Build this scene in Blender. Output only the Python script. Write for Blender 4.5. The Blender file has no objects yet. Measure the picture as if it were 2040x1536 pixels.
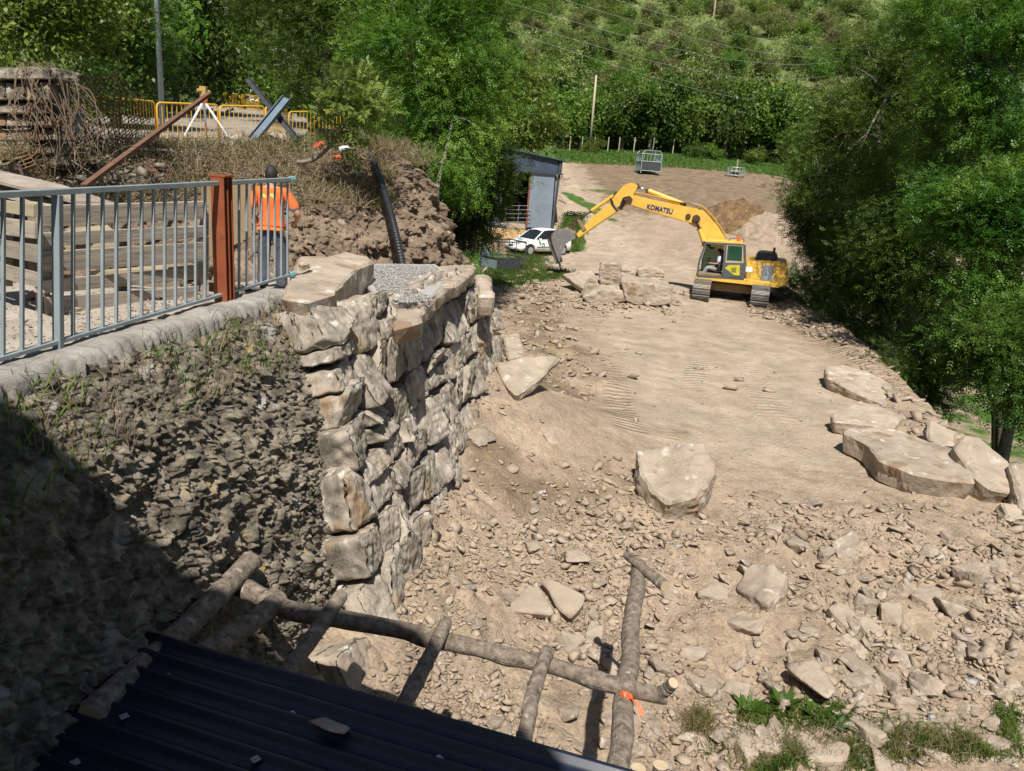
import bpy, bmesh, math, random
import numpy as np
from mathutils import Vector, Matrix, noise as mnoise
SC = bpy.context.scene
COL = SC.collection
R = math.radians

# ---------------------------------------------------------------- camera
PITCH, ROLL, FPX = R(15.5), R(4.2), 1535.0
F_ = np.array([0, math.cos(PITCH), -math.sin(PITCH)])
R0_ = np.array([1.0, 0, 0]); U0_ = np.array([0, math.sin(PITCH), math.cos(PITCH)])
R_ = math.cos(ROLL)*R0_ + math.sin(ROLL)*U0_
U_ = -math.sin(ROLL)*R0_ + math.cos(ROLL)*U0_
cam = bpy.data.cameras.new('camera'); camo = bpy.data.objects.new('camera', cam); COL.objects.link(camo)
cam.sensor_fit = 'HORIZONTAL'; cam.sensor_width = 36; cam.lens = 36*FPX/2040
cam.clip_start = 0.03; cam.clip_end = 3000
camo.matrix_world = Matrix(((R_[0], U_[0], -F_[0], 0), (R_[1], U_[1], -F_[1], 0), (R_[2], U_[2], -F_[2], 0), (0, 0, 0, 1)))
SC.camera = camo

def ray(x, y): return F_ + R_*(x-1020)/FPX - U_*(y-768)/FPX
def AY(x, y, Y): d = ray(x, y); return d*Y/d[1]
def AZ(x, y, z): d = ray(x, y); return d*z/d[2]
def APL(x, y, p0, n): d = ray(x, y); return d*(np.dot(p0, n)/np.dot(d, n))

# ---------------------------------------------------------------- world, sun, exposure
SUN_AZ, SUN_EL = R(-1), R(56)
L = np.array([math.sin(SUN_AZ)*math.cos(SUN_EL), math.cos(SUN_AZ)*math.cos(SUN_EL), -math.sin(SUN_EL)])
w = bpy.data.worlds.new('World'); SC.world = w; w.use_nodes = True
nt = w.node_tree; bg = nt.nodes['Background']
sky = nt.nodes.new('ShaderNodeTexSky'); sky.sky_type = 'NISHITA'; sky.sun_disc = False
sky.sun_elevation = SUN_EL; sky.sun_rotation = math.pi+SUN_AZ
nt.links.new(sky.outputs[0], bg.inputs[0]); bg.inputs[1].default_value = 0.054
sl = bpy.data.lights.new('sun', 'SUN'); sl.energy = 4.9; sl.angle = R(0.53); sl.color = (1, .945, .87)
so = bpy.data.objects.new('sun', sl); COL.objects.link(so)
so.rotation_mode = 'QUATERNION'; so.rotation_quaternion = Vector(L).to_track_quat('-Z', 'Y')
SC.view_settings.view_transform = 'Standard'; SC.view_settings.look = 'None'
SC.view_settings.gamma = 1; SC.view_settings.exposure = 0.46
SC.render.engine = 'CYCLES'
SC.cycles.max_bounces = 6; SC.cycles.transparent_max_bounces = 6

# ---------------------------------------------------------------- noise
def _h(ix, iy, iz, s):
    n = (ix.astype(np.int64)*374761393 + iy.astype(np.int64)*668265263 + iz.astype(np.int64)*2147483647 + s*1274126177) & 0xffffffff
    n = ((n ^ (n >> 13))*1274126177) & 0xffffffff
    n = ((n ^ (n >> 16))*2246822519) & 0xffffffff
    return ((n ^ (n >> 15)) & 0xffff)/32767.5 - 1.0
def vn(P, s=0):
    P = np.asarray(P, float); I = np.floor(P).astype(np.int64); f = P-I; f = f*f*(3-2*f)
    x, y, z = I[..., 0], I[..., 1], I[..., 2]; fx, fy, fz = f[..., 0], f[..., 1], f[..., 2]
    def c(a, b, d): return _h(x+a, y+b, z+d, s)
    a = c(0,0,0)*(1-fx)+c(1,0,0)*fx; b = c(0,1,0)*(1-fx)+c(1,1,0)*fx
    e = c(0,0,1)*(1-fx)+c(1,0,1)*fx; g = c(0,1,1)*(1-fx)+c(1,1,1)*fx
    return (a*(1-fy)+b*fy)*(1-fz)+(e*(1-fy)+g*fy)*fz
def fbm(P, o=4, s=0, gain=.5):
    P = np.asarray(P, float); r = 0; a = 1.0; t = 0
    for i in range(o):
        r = r + a*vn(P*(2.03**i)+i*17.3, s+i); t += a; a *= gain
    return r/t
def ridge(P, o=4, s=0):
    P = np.asarray(P, float); r = 0; a = 1.0; t = 0
    for i in range(o):
        r = r + a*(1-np.abs(vn(P*(2.03**i)+i*9.7, s+i))*2); t += a; a *= .55
    return r/t

# ---------------------------------------------------------------- object helpers
def tag(o, label=None, cat=None, group=None, kind=None):
    if label: o['label'] = label
    if cat: o['category'] = cat
    if group: o['group'] = group
    if kind: o['kind'] = kind
    return o
def thing(name, label, cat, loc=(0, 0, 0), rz=0, group=None, rot=None):
    o = bpy.data.objects.new(name, None); COL.objects.link(o); o.empty_display_size = .2
    o.location = [float(v) for v in loc]; o.rotation_euler = rot if rot else (0, 0, rz)
    return tag(o, label, cat, group)
def link(name, me, m=None, parent=None, world=True, smooth=False):
    """world=True: vertices are world coordinates; they are moved to the parent's frame (or to a base origin)"""
    o = bpy.data.objects.new(name, me)
    if m is not None:
        for mm in (m if isinstance(m, (list, tuple)) else [m]): me.materials.append(mm)
    n = len(me.vertices); co = np.empty(n*3); me.vertices.foreach_get('co', co); co = co.reshape(-1, 3)
    if world:
        if parent is not None:
            top = parent; off = np.array(parent.location)
            while top.parent is not None:
                top = top.parent; off = off+np.array(top.location)
            co = co-off
        else:
            c = co.mean(0); c[2] = co[:, 2].min(); co = co-c; o.location = c
        me.vertices.foreach_set('co', co.ravel())
    if smooth: me.polygons.foreach_set('use_smooth', np.ones(len(me.polygons), bool))
    me.update()
    COL.objects.link(o)
    if parent is not None: o.parent = parent
    return o
def npmesh(name, V, Fc, k=None):
    """V (n,3), Fc (m,k) with equal k, or list of lists"""
    me = bpy.data.meshes.new(name)
    if isinstance(Fc, np.ndarray):
        V = np.asarray(V, np.float32); m, k = Fc.shape
        me.vertices.add(len(V)); me.vertices.foreach_set('co', V.ravel())
        me.loops.add(m*k); me.loops.foreach_set('vertex_index', Fc.ravel().astype(np.int32))
        me.polygons.add(m); me.polygons.foreach_set('loop_start', np.arange(0, m*k, k, dtype=np.int32))
        me.polygons.foreach_set('loop_total', np.full(m, k, np.int32))
        me.update(calc_edges=True); me.validate()
    else:
        me.from_pydata([tuple(map(float, v)) for v in V], [], Fc); me.update()
    return me
def grid_faces(nu, nv):
    i = np.arange(nu-1)[:, None]*nv+np.arange(nv-1)[None, :]
    return np.stack([i, i+nv, i+nv+1, i+1], -1).reshape(-1, 4)

def billow(P, o=3, s=0):
    r = 0; a = 1.0; t = 0
    for i in range(o): r = r + a*np.abs(vn(P*(2.07**i)+i*11.1, s+i))*1.7; t += a; a *= .5
    return r/t

class MB:
    def __init__(s): s.v = []; s.f = []
    def add(s, V, Fc):
        b = len(s.v); s.v += [tuple(map(float, p)) for p in V]; s.f += [[b+i for i in f] for f in Fc]; return s
    def box(s, c, d, M=None, bev=0):
        x, y, z = [q/2 for q in d]; V = [np.array(p) for p in [(-x,-y,-z),(x,-y,-z),(x,y,-z),(-x,y,-z),(-x,-y,z),(x,-y,z),(x,y,z),(-x,y,z)]]
        if M is not None: V = [M@p for p in V]
        return s.add([p+np.array(c) for p in V], [(0,3,2,1),(4,5,6,7),(0,1,5,4),(1,2,6,5),(2,3,7,6),(3,0,4,7)])
    def bar(s, a, b, wd, ht, up=(0, 0, 1)):
        a = np.array(a, float); b = np.array(b, float); d = b-a; l = np.linalg.norm(d); d /= l
        x = np.cross(d, up); 
        if np.linalg.norm(x) < 1e-4: x = np.array([1., 0, 0])
        x /= np.linalg.norm(x); z = np.cross(x, d)
        M = np.stack([x, d, z], 1); return s.box((a+b)/2, (wd, l, ht), M)
    def tube(s, pts, rad, n=8, cap=True):
        pts = [np.array(p, float) for p in pts]; k = len(pts)
        rad = rad if hasattr(rad, '__len__') else [rad]*k
        V = []; prev = None
        for i, p in enumerate(pts):
            t = pts[min(i+1, k-1)]-pts[max(i-1, 0)]; t = t/(np.linalg.norm(t)+1e-9)
            if prev is None:
                u = np.cross(t, (0, 0, 1.)); 
                if np.linalg.norm(u) < .05: u = np.cross(t, (1., 0, 0))
            else: u = prev-t*np.dot(prev, t)
            u /= np.linalg.norm(u); prev = u; v = np.cross(t, u)
            for j in range(n):
                a = 2*math.pi*j/n; V.append(p+rad[i]*(math.cos(a)*u+math.sin(a)*v))
        Fc = [(i*n+j, i*n+(j+1) % n, (i+1)*n+(j+1) % n, (i+1)*n+j) for i in range(k-1) for j in range(n)]
        if cap: Fc += [tuple(reversed(range(n))), tuple((k-1)*n+j for j in range(n))]
        return s.add(V, Fc)
    def prism(s, poly, off):
        """poly: list of 3-D points, off: 3-D extrusion vector"""
        n = len(poly); A = [np.array(p, float) for p in poly]; B = [p+np.array(off) for p in A]
        return s.add(A+B, [tuple(range(n)), tuple(reversed(range(n, 2*n)))]+[(i, i+n, (i+1) % n+n, (i+1) % n) for i in range(n)])
    def build(s, name, m, parent=None, world=True, bevel=0, smooth=False, seg=1):
        me = bpy.data.meshes.new(name); me.from_pydata(s.v, [], s.f)
        bm = bmesh.new(); bm.from_mesh(me)
        bmesh.ops.recalc_face_normals(bm, faces=bm.faces)
        if bevel:
            es = [e for e in bm.edges if len(e.link_faces) == 2 and e.calc_face_angle(0) > .5]
            bmesh.ops.bevel(bm, geom=es, offset=bevel, segments=seg, affect='EDGES', clamp_overlap=True)
        bm.to_mesh(me); bm.free()
        return link(name, me, m, parent, world, smooth)

# ---------------------------------------------------------------- materials
MATS = {}
def mat(name, cols, scale=4, rough=.85, bump=.3, bscale=None, metal=0, detail=8, spots=None, coord='Object', dist=.02, randv=0, stretch=None, spec=.3, contrast=1):
    """cols: list of colours spread over a noise ramp; spots: (colour, scale, threshold)"""
    if name in MATS: return MATS[name]
    m = bpy.data.materials.new(name); m.use_nodes = True; n = m.node_tree.nodes; l = m.node_tree.links
    b = n['Principled BSDF']; b.inputs['Roughness'].default_value = rough; b.inputs['Metallic'].default_value = metal
    b.inputs['Specular IOR Level'].default_value = spec
    tc = n.new('ShaderNodeTexCoord'); src = tc.outputs[coord]
    if coord == 'World':
        pass
    if stretch:
        mp = n.new('ShaderNodeMapping'); mp.inputs['Scale'].default_value = stretch; l.new(src, mp.inputs[0]); src = mp.outputs[0]
    nz = n.new('ShaderNodeTexNoise'); nz.inputs['Scale'].default_value = scale; nz.inputs['Detail'].default_value = detail; nz.inputs['Roughness'].default_value = .6
    l.new(src, nz.inputs['Vector'])
    rp = n.new('ShaderNodeValToRGB'); l.new(nz.outputs[0], rp.inputs[0])
    k = len(cols); lo, hi = .5-.2/contrast, .5+.2/contrast
    while len(rp.color_ramp.elements) < k: rp.color_ramp.elements.new(.5)
    for i, c in enumerate(cols):
        rp.color_ramp.elements[i].position = lo+(hi-lo)*i/max(1, k-1); rp.color_ramp.elements[i].color = (*c, 1)
    out = rp.outputs[0]
    if spots:
        for (c, sc, th) in spots:
            z2 = n.new('ShaderNodeTexNoise'); z2.inputs['Scale'].default_value = sc; z2.inputs['Detail'].default_value = 6; l.new(src, z2.inputs['Vector'])
            r2 = n.new('ShaderNodeValToRGB'); r2.color_ramp.elements[0].position = th; r2.color_ramp.elements[1].position = th+.08
            l.new(z2.outputs[0], r2.inputs[0]); mx = n.new('ShaderNodeMixRGB'); l.new(r2.outputs[0], mx.inputs[0]); l.new(out, mx.inputs[1]); mx.inputs[2].default_value = (*c, 1); out = mx.outputs[0]
    if randv:
        oi = n.new('ShaderNodeObjectInfo'); hs = n.new('ShaderNodeHueSaturation')
        mr = n.new('ShaderNodeMapRange'); mr.inputs[3].default_value = 1-randv; mr.inputs[4].default_value = 1+randv
        l.new(oi.outputs['Random'], mr.inputs[0]); l.new(mr.outputs[0], hs.inputs['Value']); l.new(out, hs.inputs['Color']); out = hs.outputs[0]
    l.new(out, b.inputs['Base Color'])
    if bump:
        z3 = n.new('ShaderNodeTexNoise'); z3.inputs['Scale'].default_value = bscale or scale*4; z3.inputs['Detail'].default_value = 8; z3.inputs['Roughness'].default_value = .65
        l.new(src, z3.inputs['Vector']); bp = n.new('ShaderNodeBump'); bp.inputs['Strength'].default_value = bump; bp.inputs['Distance'].default_value = dist
        l.new(z3.outputs[0], bp.inputs['Height']); l.new(bp.outputs[0], b.inputs['Normal'])
    MATS[name] = m; return m
def leafmat(name, c1, c2, c3=None, trans=.4, scale=.6, rough=.45, hv=.014):
    m = bpy.data.materials.new(name); m.use_nodes = True; n = m.node_tree.nodes; l = m.node_tree.links
    b = n['Principled BSDF']; out = n['Material Output']
    tc = n.new('ShaderNodeTexCoord'); nz = n.new('ShaderNodeTexNoise'); nz.inputs['Scale'].default_value = scale; nz.inputs['Detail'].default_value = 3
    l.new(tc.outputs['Object'], nz.inputs[0]); rp = n.new('ShaderNodeValToRGB'); l.new(nz.outputs[0], rp.inputs[0])
    rp.color_ramp.elements[0].position = .36; rp.color_ramp.elements[0].color = (*c1, 1)
    rp.color_ramp.elements[1].position = .64; rp.color_ramp.elements[1].color = (*(c3 or c2), 1)
    if c3: e = rp.color_ramp.elements.new(.5); e.color = (*c2, 1)
    ge = n.new('ShaderNodeNewGeometry'); oi = n.new('ShaderNodeObjectInfo')
    ad = n.new('ShaderNodeMath'); ad.operation = 'ADD'
    mr = n.new('ShaderNodeMapRange'); mr.inputs[3].default_value = -.18; mr.inputs[4].default_value = .18; l.new(ge.outputs['Random Per Island'], mr.inputs[0])
    mr2 = n.new('ShaderNodeMapRange'); mr2.inputs[3].default_value = .8; mr2.inputs[4].default_value = 1.2; l.new(oi.outputs['Random'], mr2.inputs[0])
    l.new(mr.outputs[0], ad.inputs[0]); l.new(mr2.outputs[0], ad.inputs[1])
    hs = n.new('ShaderNodeHueSaturation'); l.new(ad.outputs[0], hs.inputs['Value']); l.new(rp.outputs[0], hs.inputs['Color'])
    mr3 = n.new('ShaderNodeMapRange'); mr3.inputs[3].default_value = .5-hv; mr3.inputs[4].default_value = .5+hv*.5; l.new(oi.outputs['Random'], mr3.inputs[0]); l.new(mr3.outputs[0], hs.inputs['Hue'])
    l.new(hs.outputs[0], b.inputs['Base Color']); b.inputs['Roughness'].default_value = rough; b.inputs['Specular IOR Level'].default_value = .35
    tr = n.new('ShaderNodeBsdfTranslucent'); l.new(hs.outputs[0], tr.inputs[0])
    mx = n.new('ShaderNodeMixShader'); mx.inputs[0].default_value = trans
    l.new(b.outputs[0], mx.inputs[1]); l.new(tr.outputs[0], mx.inputs[2]); l.new(mx.outputs[0], out.inputs[0])
    return m
def flat(name, c, rough=.5, metal=0, spec=.5, var=.15, scale=3):
    return mat(name, [tuple(v*(1-var) for v in c), tuple(min(1, v*(1+var)) for v in c)], scale=scale, rough=rough, bump=.05, metal=metal, spec=spec)
def glass(name, tint=(.02, .03, .03), rough=.06):
    m = bpy.data.materials.new(name); m.use_nodes = True; b = m.node_tree.nodes['Principled BSDF']
    b.inputs['Base Color'].default_value = (*tint, 1); b.inputs['Roughness'].default_value = rough; b.inputs['Specular IOR Level'].default_value = .8
    return m

ROCK = mat('rock', [(.20, .165, .13), (.33, .27, .21), (.42, .35, .28)], 2.2, .9, .6, 9, dist=.03, randv=.14, spots=[((.46, .41, .35), 5, .60), ((.26, .18, .12), 3, .62)])
ROCKL = mat('limestone', [(.25, .205, .155), (.36, .295, .225), (.43, .365, .29)], 1.7, .9, .9, 9, dist=.03, randv=.08, spots=[((.52, .48, .42), 4.3, .60), ((.27, .185, .12), 2.1, .58), ((.20, .17, .14), 6.5, .64)])
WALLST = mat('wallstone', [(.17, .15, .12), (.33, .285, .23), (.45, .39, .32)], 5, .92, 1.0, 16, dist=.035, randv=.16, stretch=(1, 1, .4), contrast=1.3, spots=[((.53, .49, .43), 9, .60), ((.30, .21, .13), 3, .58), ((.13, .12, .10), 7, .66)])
GRAV = mat('gravel', [(.22, .215, .2), (.36, .345, .32), (.46, .45, .42)], 30, .9, .5, 60, dist=.01)
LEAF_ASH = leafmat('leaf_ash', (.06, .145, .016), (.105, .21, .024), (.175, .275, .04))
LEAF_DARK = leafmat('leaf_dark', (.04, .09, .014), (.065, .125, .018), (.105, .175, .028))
LEAF_YEL = leafmat('leaf_yellow', (.08, .14, .02), (.12, .18, .025), (.18, .24, .04))
LEAF_HILL = leafmat('leaf_hill', (.115, .175, .04), (.165, .235, .052), (.235, .29, .075), scale=.25, hv=.03)
LEAF_OLIVE = leafmat('leaf_olive', (.14, .15, .055), (.20, .205, .07), (.25, .22, .10), scale=.3)
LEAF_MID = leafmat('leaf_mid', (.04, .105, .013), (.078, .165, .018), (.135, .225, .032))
BARK = mat('bark', [(.10, .085, .065), (.22, .19, .155), (.32, .28, .23)], 9, .95, .8, 30, dist=.02)
# ================================================================ TERRAIN
WAZ = R(9); WA = np.array([-2.0, 7.7, -1.6]); WD = np.array([math.sin(WAZ), math.cos(WAZ), 0])
WN = np.array([math.cos(WAZ), -math.sin(WAZ), 0]); BATTER = .30
WNP = WN+np.array([0, 0, BATTER]); WNP /= np.linalg.norm(WNP)
WUP = np.cross(WD, WNP); WUP = WUP*(1 if WUP[2] > 0 else -1)
WTOP_E = WA+WD*6.4
def on_wall(px, py): return APL(px, py, WA, WNP)
GC = []
for q in [(690,1380),(735,1240),(800,1110),(850,1000),(905,880),(940,780),(978,705)]: GC.append(on_wall(*q))
for (x, y, z) in [(1600,1536,-5.35),(1250,1300,-5.12),(900,1480,-5.15),(2040,1500,-5.35),(2040,1200,-4.95),(1650,1380,-5.2),(1300,1150,-4.98),(1000,1200,-4.95),
                  (1000,1000,-4.62),(1300,1040,-4.85),(1600,1100,-4.9),(1850,1080,-4.82),(1700,1000,-4.85),(1400,850,-4.7),(1600,700,-4.65),(1435,612,-4.65),(1250,700,-4.6),(1120,800,-4.5),
                  (1060,760,-4.35),(1030,735,-4.35),(1045,700,-4.45),(1100,660,-4.4),(1060,615,-4.8),(1010,640,-4.9),(1250,600,-4.5),(1250,520,-4.4),(1540,600,-4.6),
                  (1800,850,-4.7),(1950,960,-4.75)]: GC.append(AZ(x, y, z))
for (x, y, Y) in [(1060,506,45),(1120,456,54),(1300,440,55),(1180,400,62),(1290,350,76),(1420,345,82),(1540,350,84),(1480,480,48),(1560,430,58),(1300,306,102),(1120,300,106),(1560,332,105),(980,545,34),(940,500,42),(900,470,48)]: GC.append(AY(x, y, Y))
for p in [(30,80,0),(45,105,2.5),(60,120,4),(-12,60,-3.2),(-14,45,-3.6),(-10,30,-4),(-8,16,-4.5),(-6,6,-5),(10,3,-5.6),(0,2,-5.4),(22,50,-4),(20,30,-5),(18,12,-5.5),(-20,90,2),(-20,120,6),(100,120,5)]: GC.append(np.array(p, float))
GC = np.array(GC)
def _k(d): return np.sqrt(d*d+.5)
_D = np.linalg.norm(GC[:, None, :2]-GC[None, :, :2], axis=-1); _n = len(GC)
_A = np.zeros((_n+3, _n+3)); _A[:_n, :_n] = _k(_D)-np.eye(_n)*.15; _A[:_n, _n] = 1; _A[:_n, n1:=_n+1] = GC[:, 0]; _A[:_n, _n+2] = GC[:, 1]; _A[_n:, :_n] = _A[:_n, _n:].T
_W = np.linalg.solve(_A, np.concatenate([GC[:, 2], [0, 0, 0]]))
RIM_Y = [2, 8, 12.5, 14.6, 18, 24, 27.4, 33, 40, 48, 62]; RIM_X = [8.4, 8.6, 8.95, 9.35, 10.0, 11.3, 11.75, 12.3, 13.2, 16, 34]
def Gbase(x, y):
    x = np.asarray(x, float); y = np.asarray(y, float); r = _W[_n]+_W[_n+1]*x+_W[_n+2]*y
    for i in range(_n): r = r+_W[i]*_k(np.hypot(x-GC[i, 0], y-GC[i, 1]))
    rx = np.interp(y, RIM_Y, RIM_X)+.25*vn(np.stack([y*.5, y*0, y*0], -1), 5)
    d = x-rx
    berm = .28*np.exp(-(d+.5)**2/.5)*(y < 40)*(y > 13)
    r = r+berm-np.clip(d, 0, 5)*.85*np.clip((62-y)/14, 0, 1)
    return r
def rubble_w(x, y):
    """how cloddy the ground is, 0..1"""
    P = np.stack([x*.35, y*.35, 0*x], -1); n = vn(P, 3)*.25
    front = np.clip((12.0-(y-.12*x)+n*4)/2.0, 0, 1)
    alongwall = np.clip((1.6+n*3-(x-(-2+.19*(y-7.7))))/1.2, 0, 1)*(y < 15.5)
    spoil = np.clip(1-np.abs(x-(.9+.05*(y-20)))/2.6, 0, 1)*np.clip((y-14)/3, 0, 1)*np.clip((31-y)/4, 0, 1)
    rim = np.clip(1-np.abs(x-np.interp(y, RIM_Y, RIM_X)+.3)/1.6, 0, 1)*(y < 42)
    return np.clip(np.maximum.reduce([front, alongwall, spoil*.9, rim*.9]), 0, 1)
def G(x, y):
    x = np.asarray(x, float); y = np.asarray(y, float); r = Gbase(x, y); P = np.stack([x, y, 0*x], -1); rw = rubble_w(x, y)
    near = np.clip((40-y)/20, 0, 1)
    r = r+rw*near*(.17*fbm(P*1.1, 3, 11)+.11*(billow(P*3.3, 3, 12)-.4))+(1-rw)*near*.022*(billow(P*2.2+.5*fbm(P, 2, 15)[..., None], 2, 16)-.3)
    r = r+.03*fbm(P*.3, 2, 13)*np.clip(y/20, .6, 2)+np.clip((16-y)/8, 0, 1)*.014*fbm(P*5, 2, 14)
    # wheel ruts of the yard
    r = r-.05*np.exp(-((x-(4.6+.10*(y-20)+.5*np.sin(y*.2)))**2)/.09)*np.clip((y-15)/5, 0, 1)-.05*np.exp(-((x-(6.6+.10*(y-20)+.5*np.sin(y*.2)))**2)/.09)*np.clip((y-15)/5, 0, 1)
    return r
def on_ground(px, py):
    d = ray(px, py); lo = 2.0; t = 2.0; prev = 2.0
    while t < 170:
        p = d*t/d[1]
        if p[2] < float(Gbase(p[0], p[1])): break
        prev = t; t += max(.15, t*.03)
    for _ in range(18):
        m = (prev+t)/2; p = d*m/d[1]
        if p[2] < float(Gbase(p[0], p[1])): t = m
        else: prev = m
    p = d*t/d[1]; p[2] = float(G(p[0], p[1])); return p

def colour_attr(me, data):
    a = me.color_attributes.new('patch', 'FLOAT_COLOR', 'POINT'); a.data.foreach_set('color', np.asarray(data, np.float32).ravel())
def groundmat():
    m = bpy.data.materials.new('ground_soil'); m.use_nodes = True; n = m.node_tree.nodes; l = m.node_tree.links; b = n['Principled BSDF']
    b.inputs['Roughness'].default_value = .95; b.inputs['Specular IOR Level'].default_value = .15
    tc = n.new('ShaderNodeTexCoord'); at = n.new('ShaderNodeAttribute'); at.attribute_name = 'patch'
    sp = n.new('ShaderNodeSeparateColor'); l.new(at.outputs['Color'], sp.inputs[0])
    def nz(sc, d=8, r=.6):
        z = n.new('ShaderNodeTexNoise'); z.inputs['Scale'].default_value = sc; z.inputs['Detail'].default_value = d; z.inputs['Roughness'].default_value = r; l.new(tc.outputs['Object'], z.inputs[0]); return z.outputs[0]
    def ramp(src, cs):
        r = n.new('ShaderNodeValToRGB'); l.new(src, r.inputs[0])
        while len(r.color_ramp.elements) < len(cs): r.color_ramp.elements.new(.5)
        for i, (p, c) in enumerate(cs): r.color_ramp.elements[i].position = p; r.color_ramp.elements[i].color = (*c, 1)
        return r.outputs[0]
    def mix(f, a, c):
        x = n.new('ShaderNodeMixRGB'); l.new(f, x.inputs[0]); l.new(a, x.inputs[1]); l.new(c, x.inputs[2]); return x.outputs[0]
    def mask(ch, sc, amp=.5):
        a = n.new('ShaderNodeMath'); a.operation = 'MULTIPLY_ADD'; l.new(nz(sc), a.inputs[0]); a.inputs[1].default_value = amp*2; a.inputs[2].default_value = -amp
        s = n.new('ShaderNodeMath'); s.operation = 'ADD'; l.new(ch, s.inputs[0]); l.new(a.outputs[0], s.inputs[1])
        r = n.new('ShaderNodeMapRange'); r.inputs[1].default_value = .35; r.inputs[2].default_value = .62; l.new(s.outputs[0], r.inputs[0]); return r.outputs[0]
    dirt = mix(ramp(nz(.35), [(.4, (0, 0, 0)), (.6, (1, 1, 1))]), ramp(nz(3.3, 10, .7), [(.3, (.215, .16, .113)), (.5, (.345, .268, .19)), (.72, (.435, .348, .255))]), ramp(nz(5, 10, .7), [(.3, (.25, .182, .13)), (.55, (.385, .297, .212)), (.75, (.455, .362, .265))]))
    track = ramp(nz(2.2, 8), [(.35, (.345, .272, .197)), (.65, (.445, .362, .27))])
    brown = ramp(nz(1.7, 10, .7), [(.3, (.13, .092, .062)), (.5, (.205, .15, .10)), (.68, (.29, .23, .13))])
    grass = ramp(nz(1.3, 9, .7), [(.3, (.035, .075, .015)), (.5, (.06, .12, .022)), (.72, (.12, .15, .04))])
    c = mix(mask(sp.outputs[2], 1.2, .5), dirt, track)
    c = mix(mask(sp.outputs[1], .8, .8), c, brown)
    c = mix(mask(sp.outputs[0], .9, .9), c, grass)
    l.new(c, b.inputs['Base Color'])
    vo = n.new('ShaderNodeTexVoronoi'); vo.inputs['Scale'].default_value = 9; vo.inputs['Randomness'].default_value = 1; l.new(tc.outputs['Object'], vo.inputs[0])
    vo2 = n.new('ShaderNodeTexVoronoi'); vo2.inputs['Scale'].default_value = 26; l.new(tc.outputs['Object'], vo2.inputs[0])
    hv = n.new('ShaderNodeHueSaturation'); mr = n.new('ShaderNodeMapRange'); mr.inputs[1].default_value = .3; mr.inputs[2].default_value = .7; mr.inputs[3].default_value = .72; mr.inputs[4].default_value = 1.22; l.new(nz(24, 5, .75), mr.inputs[0]); l.new(mr.outputs[0], hv.inputs['Value']); l.new(c, hv.inputs['Color'])
    hv2 = n.new('ShaderNodeHueSaturation'); mr2 = n.new('ShaderNodeMapRange'); mr2.inputs[1].default_value = .35; mr2.inputs[2].default_value = .65; mr2.inputs[3].default_value = .86; mr2.inputs[4].default_value = 1.10; l.new(nz(.9, 4, .6), mr2.inputs[0]); l.new(mr2.outputs[0], hv2.inputs['Value']); l.new(hv.outputs[0], hv2.inputs['Color'])
    l.new(hv2.outputs[0], b.inputs['Base Color'])
    bp = n.new('ShaderNodeBump'); bp.invert = True; bp.inputs['Strength'].default_value = .55; bp.inputs['Distance'].default_value = .03; l.new(vo.outputs['Distance'], bp.inputs['Height'])
    bpv = n.new('ShaderNodeBump'); bpv.invert = True; bpv.inputs['Strength'].default_value = .8; bpv.inputs['Distance'].default_value = .014; l.new(vo2.outputs['Distance'], bpv.inputs['Height']); l.new(bp.outputs[0], bpv.inputs['Normal'])
    bp2 = n.new('ShaderNodeBump'); bp2.inputs['Strength'].default_value = .9; bp2.inputs['Distance'].default_value = .02; l.new(nz(34, 8, .75), bp2.inputs['Height']); l.new(bpv.outputs[0], bp2.inputs['Normal'])
    wv = n.new('ShaderNodeTexWave'); wv.bands_direction = 'Y'; wv.inputs['Scale'].default_value = 1.35; wv.inputs['Distortion'].default_value = 1.6; wv.inputs['Detail'].default_value = 2; wv.inputs['Detail Scale'].default_value = 1.5; l.new(tc.outputs['Object'], wv.inputs[0])
    mm = n.new('ShaderNodeMath'); mm.operation = 'MULTIPLY'; l.new(wv.outputs['Fac'], mm.inputs[0]); l.new(at.outputs['Alpha'], mm.inputs[1])
    bpt = n.new('ShaderNodeBump'); bpt.inputs['Strength'].default_value = 1; bpt.inputs['Distance'].default_value = .045; l.new(mm.outputs[0], bpt.inputs['Height']); l.new(bp2.outputs[0], bpt.inputs['Normal'])
    l.new(bpt.outputs[0], b.inputs['Normal']); return m
GM = groundmat()
ny, nx = 620, 460
yy = 2.4*np.exp(np.linspace(0, math.log(124/2.4), ny)); s = np.linspace(0, 1, nx)
xl = np.interp(yy, [2, 8, 15, 24, 60, 124], [-3.4, -3.2, -3.5, -9, -20, -40]); xr = yy*.95+7
X = xl[:, None]+(xr-xl)[:, None]*s[None, :]; Y = np.repeat(yy[:, None], nx, 1); Z = G(X, Y)
me = npmesh('ground', np.stack([X, Y, Z], -1).reshape(-1, 3), grid_faces(ny, nx)[:, ::-1].copy())
x, y = X.ravel(), Y.ravel(); rw = rubble_w(x, y)
def blob(cx, cy, rx, ry, rot=0):
    dx, dy = x-cx, y-cy; a = dx*math.cos(rot)+dy*math.sin(rot); b = -dx*math.sin(rot)+dy*math.cos(rot); return np.clip(1.25-(a/rx)**2-(b/ry)**2, 0, 1)
gr = np.clip((y-84-.12*x)/6, 0, 1)
gr = np.maximum(gr, blob(3.2, 51, .9, 6)); gr = np.maximum(gr, blob(4.6, 61, .7, 8, .3)*.7)
gr = np.maximum(gr, blob(.2, 34.5, 1.5, 4.0, -.35)); gr = np.maximum(gr, blob(-2.5, 38, 2.4, 8))
gr = np.maximum(gr, (x > np.interp(y, RIM_Y, RIM_X)+.5)*np.clip((60-y)/10, 0, 1)*.55); gr = np.maximum(gr, blob(7, 66, 4, 1.2, -.5)*.5)
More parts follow.
